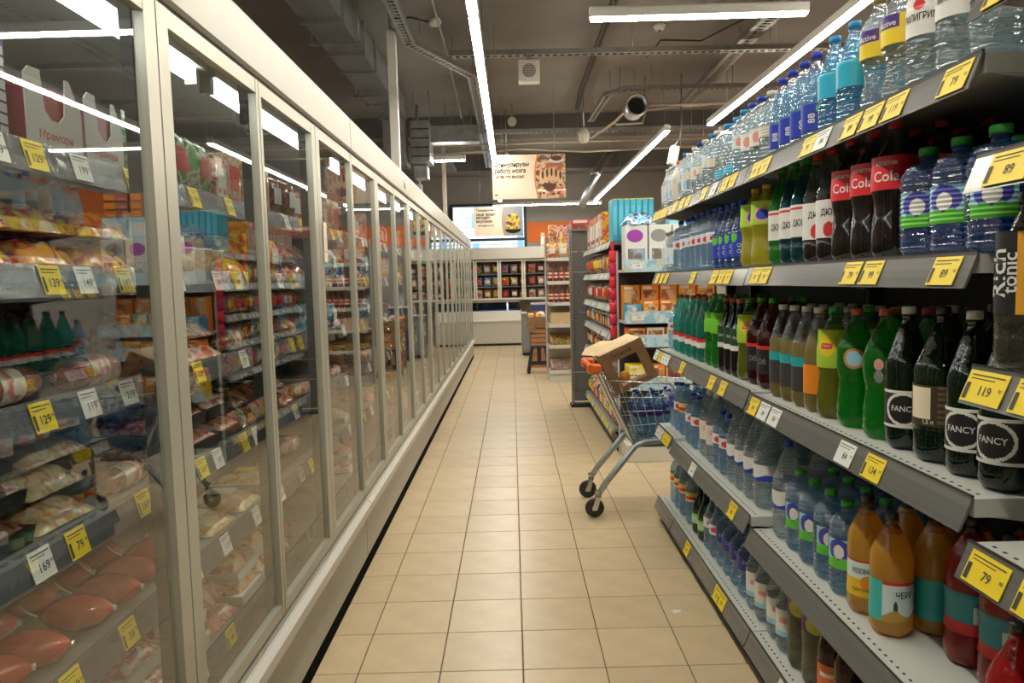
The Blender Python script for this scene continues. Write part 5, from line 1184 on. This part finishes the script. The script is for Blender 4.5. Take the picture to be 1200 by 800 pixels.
for i in range(4):
    o = MB().cbox((0,0,0),(.20,.2,.11),.004).build('snack_box', RED, None, (.67+i*.205,8.24,1.9558), label='red box with white lettering on the grey shelf end, %s from the left' % ORD[i], cat='box', group='red boxes on the grey shelf end')
    MB().box((.02,-.0012,.07),(.18,0,.1)).build('title_print', WHITE, o); MB().box((.02,-.0012,.01),(.18,0,.055)).build('picture', PICS[0], o)

# ================================================================ SHELF WITH BOTTLES AND NUTS BEHIND IT
SX0, SX1, SY = .49, 1.25, 10.2; SZ = [.16,.51,.80,1.10,1.39,1.71]
e = empty('bottle_shelf', (0,0,0), label='white shelf end with sauces, nuts and boxes behind the grey shelf end', cat='shelf unit')
WSH = M('white_shelf', (.62,.61,.56), .45)
MB().box((SX0,SY+.36,0),(SX1,SY+.38,2.0)).build('back_panel', M('shelf_back_beige', (.42,.38,.32), .6), e)
MB().box((SX0,SY+.02,.002),(SX1,SY+.359,.12)).build('base_box', WSH, e)
for x in (SX0-.02, SX1): MB().box((x,SY+.33,0),(x+.018,SY+.39,2.05)).build('upright', WSH, e)
for z in SZ:
    s = MB().box((SX0,SY,z-.025),(SX1,SY+.359,z)).build('shelf', WSH, e)
    MB().box((SX0,SY-.006,z-.045),(SX1,SY-.001,z+.004)).build('price_rail', WSH, s)
kind('sauce', 'dark red sauce bottle', 'long', .24, .032, M('sauce_red', (.18,.02,.015), .25), M('sauce_red', (.18,.02,.015), .25), 'red', .9, (.2,.5), band(.3,.7,1,0), [CREAM, RED], (), petal=False, name='sauce_bottle')
for si, n in ((3,9),(4,9)):
    for i in range(n): inst(KINDS['sauce'][0], (.53+i*.078,SY+.06,SZ[si]+.0008), (0,0,-PI/2), 'dark red sauce bottle on the white shelf end, %s row up, %s from the left' % (ORD[si], ORD[i]), 'bottle', 'sauce bottles on the white shelf end')
for i in range(5): inst(P_pouch(['orange','pale','red','orange','red'][i], 'white', .14, .2, .06), (.56+i*.15,SY+.08,SZ[5]+.0008), (0,0,-PI/2), 'snack pouch on the highest white shelf, %s from the left' % ORD[i], 'pouch', 'pouches on the white shelf end')
for i in range(4):
    o = MB().cbox((0,0,0),(.12,.12,.46),.004).build('carton', [FILM['orange'],FILM['red'],FILM['white'],FILM['orange']][i], None, (.53+i*.13,SY+.2,SZ[5]+.0008), label='tall carton behind the pouches on the highest white shelf, %s from the left' % ORD[i], cat='carton', group='cartons on the white shelf end')
    MB().box((.02,-.0012,.1),(.1,0,.36)).build('picture', PICS[i % 5], o)
# open nut bins
NUT = printed('nuts_mix', [(.35,.20,.05),(.62,.42,.10),(.70,.52,.16),(.22,.12,.04)], 14, .5); NUTP = printed('nuts_pink', [(.45,.28,.22),(.60,.44,.38),(.32,.18,.14),(.66,.55,.48)], 14, .5)
for si, mt, lab in ((1, NUT, 'open bin heaped with golden nuts on the white shelf end'), (0, NUTP, 'open bin heaped with pinkish nuts at the foot of the white shelf end')):
    e2 = empty('nut_bin', (.51,SY+.01,SZ[si]+.0008), label=lab, cat='bin')
    b = MB(); b.box((0,0,0),(.70,.004,.05)); b.box((0,.30,0),(.70,.304,.16)); b.box((0,.004,0),(.004,.30,.08)); b.box((.696,.004,0),(.70,.30,.08)); b.box((0,.004,0),(.70,.30,.003)); b.build('bin_walls', glass_pane('bin_acrylic', (.9,.9,.88)), e2)
    rr_ = random.Random(5+si); nut = MB()
    for q in range(420):
        x, y = rr_.uniform(.03,.67), rr_.uniform(.02,.28); z = .035 + .10*(y/.3) + rr_.uniform(-.01,.01); r = rr_.uniform(.010,.016)
        nut.add([(x-r,y,z),(x+r,y,z),(x,y-r*.8,z),(x,y+r*.8,z),(x,y,z-r*.7),(x,y,z+r*.7)], [(0,2,5),(2,1,5),(1,3,5),(3,0,5),(2,0,4),(1,2,4),(3,1,4),(0,3,4)], 0, True)
    nut.build('nuts', mt, e2, kind='stuff')
    MB().ext([(.005,.004),(.29,.004),(.29,.13),(.005,.035)], 'x', .006, .694).build('nut_heap', mt, e2)
# cardboard display box and blue bag on the third shelf
e2 = empty('cardboard_box', (.53,SY+.03,SZ[2]+.0008), label='cut-open light cardboard box on the white shelf end', cat='cardboard box')
MB().ext([(0,0),(.26,0),(.26,.09),(0,.15)], 'x', 0, .004).build('side_panel', CARDL, e2); MB().ext([(0,0),(.26,0),(.26,.15),(0,.15)], 'x', .296, .30).build('side_panel', CARDL, e2)
MB().box((.004,0,0),(.296,.004,.16)).build('front_panel', CARDL, e2); MB().box((.004,.004,0),(.296,.26,.004)).build('bottom_panel', CARDL, e2)
inst(P_pouch('blue','white',.14,.17,.08), (.90,SY+.08,SZ[2]+.0008), (0,0,-PI/2), 'blue bag beside the cut-open cardboard box', 'pouch')

# ================================================================ STOOL, CRATES, BOX
e = empty('step_stool', (.385,11.32,0), label='black plastic step stool on the floor before the wooden crates', cat='stool')
MB().cbox((-.13,-.10,.395),(.13,.10,.42),.008).build('seat', BLACKP, e)
for sx in (-1,1):
    for sy in (-1,1):
        m = MB(); a0 = (sx*.10,sy*.08,.396); b0 = (sx*.165,sy*.13,.0)
        def sq(c, h, hy): return [(c[0]-h,c[1]-hy,c[2]),(c[0]+h,c[1]-hy,c[2]),(c[0]+h,c[1]+hy,c[2]),(c[0]-h,c[1]+hy,c[2])]
        m.rings([sq(b0,.024,.02), sq(a0,.022,.016)], 0, False); m.build('leg', BLACKP, e)
MB().cbox((-.145,-.118,.13),(.145,-.098,.165),.004).build('stretcher', BLACKP, e); MB().cbox((-.145,.098,.13),(.145,.118,.165),.004).build('stretcher', BLACKP, e)
for s in (-1,1): MB().cbox((s*.135-.01,-.10,.13),(s*.135+.01,.10,.165),.004).build('side_stretcher', BLACKP, e)
MB().cbox((-.03,-.105,.16),(.03,-.088,.40),.004).build('front_panel', BLACKP, e)
WOOD = M('crate_wood', (.42,.20,.09), .6, var=.15, vscale=6, stretch=(1,1,12))
for i, z in enumerate((.0,.32)):
    e = empty('wooden_crate', (.28,12.0,z+.0008), label=['lower wooden crate standing behind the black stool','upper wooden crate, standing on the lower one behind the stool'][i], cat='crate', group='wooden crates behind the stool')
    for k in range(4):
        for yy in (0,.385): MB().cbox((0,yy,.01+k*.077),(.42,yy+.014,.01+k*.077+.066),.002).build('slat', WOOD, e)
        for xx in (0,.406): MB().cbox((xx,.015,.01+k*.077),(xx+.014,.384,.01+k*.077+.066),.002).build('slat', WOOD, e)
    for xx in (.015,.377):
        for yy in (.015,.357): MB().box((xx,yy,.0),(xx+.028,yy+.027,.318)).build('corner_post', WOOD, e)
    MB().box((.016,.016,.002),(.404,.383,.009)).build('bottom', WOOD, e)
MB().box((.33,11.985,.585),(.60,11.998,.61)).build('crate_label_strip', BLACKP, bpy.data.objects['wooden_crate.001'])
e = empty('cardboard_box', (.235,11.98,.6425), label='open cardboard box with footballs and toys on the wooden crates', cat='cardboard box')
for lo, hi, n in (((0,0,0),(.46,.004,.18),'front_panel'),((0,.40,0),(.46,.404,.26),'back_panel'),((0,.004,0),(.004,.40,.2),'side_panel'),((.456,.004,0),(.46,.40,.2),'side_panel'),((.004,.004,0),(.456,.40,.004),'bottom_panel')):
    MB().box(lo, hi).build(n, CARD, e)
MB().ext([(0,.12),(0,.17),(-.03,.0),(-.04,-.06)], 'x', -.0, .12).build('torn_flap', CARD, e)
BALLM = M('ball_white', (.75,.74,.70), .4)
def ball(x, y, z, r, label, mat, spots):
    m = MB().lathe([(r*math.sin(t*PI/12)+.0005, -r*math.cos(t*PI/12)) for t in range(13)], 20)
    o = m.build('toy_ball', mat, None, (x,y,z), label=label, cat='ball')
    for (a, b) in spots:
        c = Vector((math.cos(a)*math.cos(b), math.sin(a)*math.cos(b), math.sin(b))); t = c.cross(Vector((0,0,1))).normalized(); u = c.cross(t)
        MB().add([tuple((c*.96+(t*math.cos(2*PI*k/5)+u*math.sin(2*PI*k/5))*.30).normalized()*r*1.012) for k in range(5)], [tuple(range(4,-1,-1))]).build('black_patch', BLACKP, o)
sp = [(-1.57,.2),(-2.5,-.2),(-.6,-.1),(-1.57,1.2),(-1.9,-.8)]
ball(.46,12.24,.8275,.075,'white ball with black patches in the cardboard box', BALLM, sp); ball(.61,12.14,.8205,.068,'second white ball with black patches, beside the shelf', BALLM, sp)
for i, (x, c) in enumerate(((.292,'orange'),(.41,'yellow'))): inst(P_pouch(c, 'white', .1, .24, .06), (x,12.05,.6475), (0,0,-PI/2), '%s toy pack standing in the cardboard box' % c, 'toy')
# low grey cabinet and trolley behind
e = empty('low_cabinet', (.165,14.0,0), label='narrow grey cabinet standing by the chest freezer', cat='cabinet')
MB().cbox((0,0,.05),(.6,.5,.78),.005).build('body', M('cabinet_grey', (.30,.31,.30), .5), e); MB().box((.01,.02,.001),(.59,.48,.05)).build('plinth', KICK, e)
MB().box((.02,-.006,.12),(.58,-.0005,.72)).build('door', M('cabinet_door', (.36,.37,.36), .5), e); MB().box((.06,-.012,.62),(.18,-.0065,.635)).build('handle', STEEL, e)
MB().cbox((-.01,-.01,.78),(.61,.51,.81),.004).build('worktop', M('cabinet_top', (.5,.5,.48), .4), e)
e = empty('wheeled_crate', (.35,13.5,0), label='dark blue plastic crate stack behind the ball box', cat='crate')
NB = M('crate_navy', (.03,.05,.16), .5)
for k in range(3): MB().cbox((0,0,.02+k*.32),(.4,.35,.02+k*.32+.30),.01).build('crate_body', NB, e); 
MB().cbox((-.01,-.01,.965),(.41,.36,1.0),.006).build('rim', M('crate_rim', (.45,.43,.5), .5), e)
for x in (.05,.35): MB().cyl((x,.05,.0),(x,.05,.02), .02, 10).build('foot', BLACKP, e)

# ================================================================ CHEST FREEZER AND UPPER CABINET AT THE BACK
FZ = M('freezer_enamel', (.52,.50,.44), .4); FZL = M('freezer_rim', (.66,.64,.58), .35)
e = empty('chest_freezer', (-1.9,16.30,0), label='long beige chest freezer along the back wall', cat='freezer')
MB().cbox((0,0,.05),(2.09,.62,.54),.006).build('body', FZ, e); MB().box((.02,.03,.001),(2.07,.60,.05)).build('toe_kick', KICK, e)
MB().ext([(-.02,.53),(-.02,.56),(.0,.575),(.62,.575),(.62,.53)], 'x', 0, 2.09).build('bumper', FZL, e)
MB().ext([(.0,.575),(.05,.77),(.57,.77),(.62,.575)], 'x', 0, 2.09).build('upper_rim', FZL, e)
m = MB(); m.ext([(.04,.772),(.06,.96),(.066,.96),(.046,.772)], 'x', .02, 2.07); m.build('front_glass', glass_pane('freezer_canopy', (.55,.68,.85)), e)
MB().box((.02,.05,.955),(2.07,.10,.985)).build('canopy_rail', FZL, e)
for x in (.3,1.10,2.02): MB().box((x,.045,.772),(x+.05,.07,.955)).build('canopy_post', BLACKP, e)
MB().box((.02,.10,.772),(2.07,.55,.79)).build('goods_cover', M('freezer_film', (.42,.52,.66), .3), e)
e = empty('upper_cabinet', (-1.86,16.2,0), label='hanging glass-door cabinet over the chest freezer', cat='cabinet')
UX = 2.65
MB().box((0,.0,1.90),(UX,.7,2.15)).build('header', FZ, e); MB().box((0,.1,.99),(UX,.7,1.03)).build('floor_panel', FZ, e); MB().box((0,.66,1.03),(UX,.7,1.90)).build('back_panel', FRIN, e)
for x in (0,UX-.03): MB().box((x,.1,1.03),(x+.03,.66,1.90)).build('side_panel', FZ, e)
for x in (.1, UX-.2): MB().box((x,.70,1.2),(x+.1,.898,1.3)).build('wall_bracket', STEEL, e)
cg = glass_pane('cabinet_glass', (.94,.95,.95))
nd = 5; w = UX/nd
for i in range(nd):
    d = MB(); a_, b_ = i*w+.006, (i+1)*w-.006
    d.box((a_,.07,1.01),(a_+.035,.10,1.885)); d.box((b_-.035,.07,1.01),(b_,.10,1.885)); d.box((a_+.035,.07,1.01),(b_-.035,.10,1.05)); d.box((a_+.035,.07,1.845),(b_-.035,.10,1.885))
    d = d.build('door', FZL, e); MB().box((a_+.035,.083,1.05),(b_-.035,.088,1.845)).build('pane', cg, d)
for z in (1.30,1.58): MB().box((.03,.16,z-.015),(UX-.03,.655,z)).build('shelf', SHELFM, e)
cols_ = ['red','orange','blue','green','dark red','white','pink','brown','yellow','purple']
for r_, z in enumerate((1.03,1.30,1.58)):
    for i in range(13):
        c = cols_[(i*3+r_*4) % 10]
        inst(P_pouch(c, ['white','yellow','red'][i % 3], .17, .21, .08), (-1.86+.13+i*.198,16.2+.25,z+.0008), (0,0,-PI/2), '%s frozen food bag in the hanging cabinet, %s row, %s along' % (c, ['bottom','middle','top'][r_], ORD[i]), 'food bag', 'bags in the hanging cabinet')
# cartons on top of the hanging cabinet by the orange wall
e = empty('red_carton', (.75,16.35,2.1508), label='red and white carton on the end of the hanging cabinet', cat='carton')
MB().cbox((-.1,0,0),(.0,.2,.3),.004).build('box', FILM['red'], e); MB().box((-.09,-.0012,.05),(-.01,0,.2)).build('front_print', WHITE, e)

# scrap of paper on the floor near the drink shelves
e = empty('paper_scrap', (.655,3.02,.0006), .4, label='tiny torn white paper scrap on the floor by the drink shelves', cat='paper')
MB().add([(-.02,-.012,0),(.012,-.016,.001),(.024,.002,.004),(.004,.014,.001),(-.016,.010,.006),(-.02,-.012,.001),(.012,-.016,.002),(.024,.002,.005),(.004,.014,.002),(-.016,.010,.007)], [(4,3,2,1,0),(5,6,7,8,9),(0,1,6,5),(1,2,7,6),(2,3,8,7),(3,4,9,8),(4,0,5,9)]).build('sheet', WHITE, e)
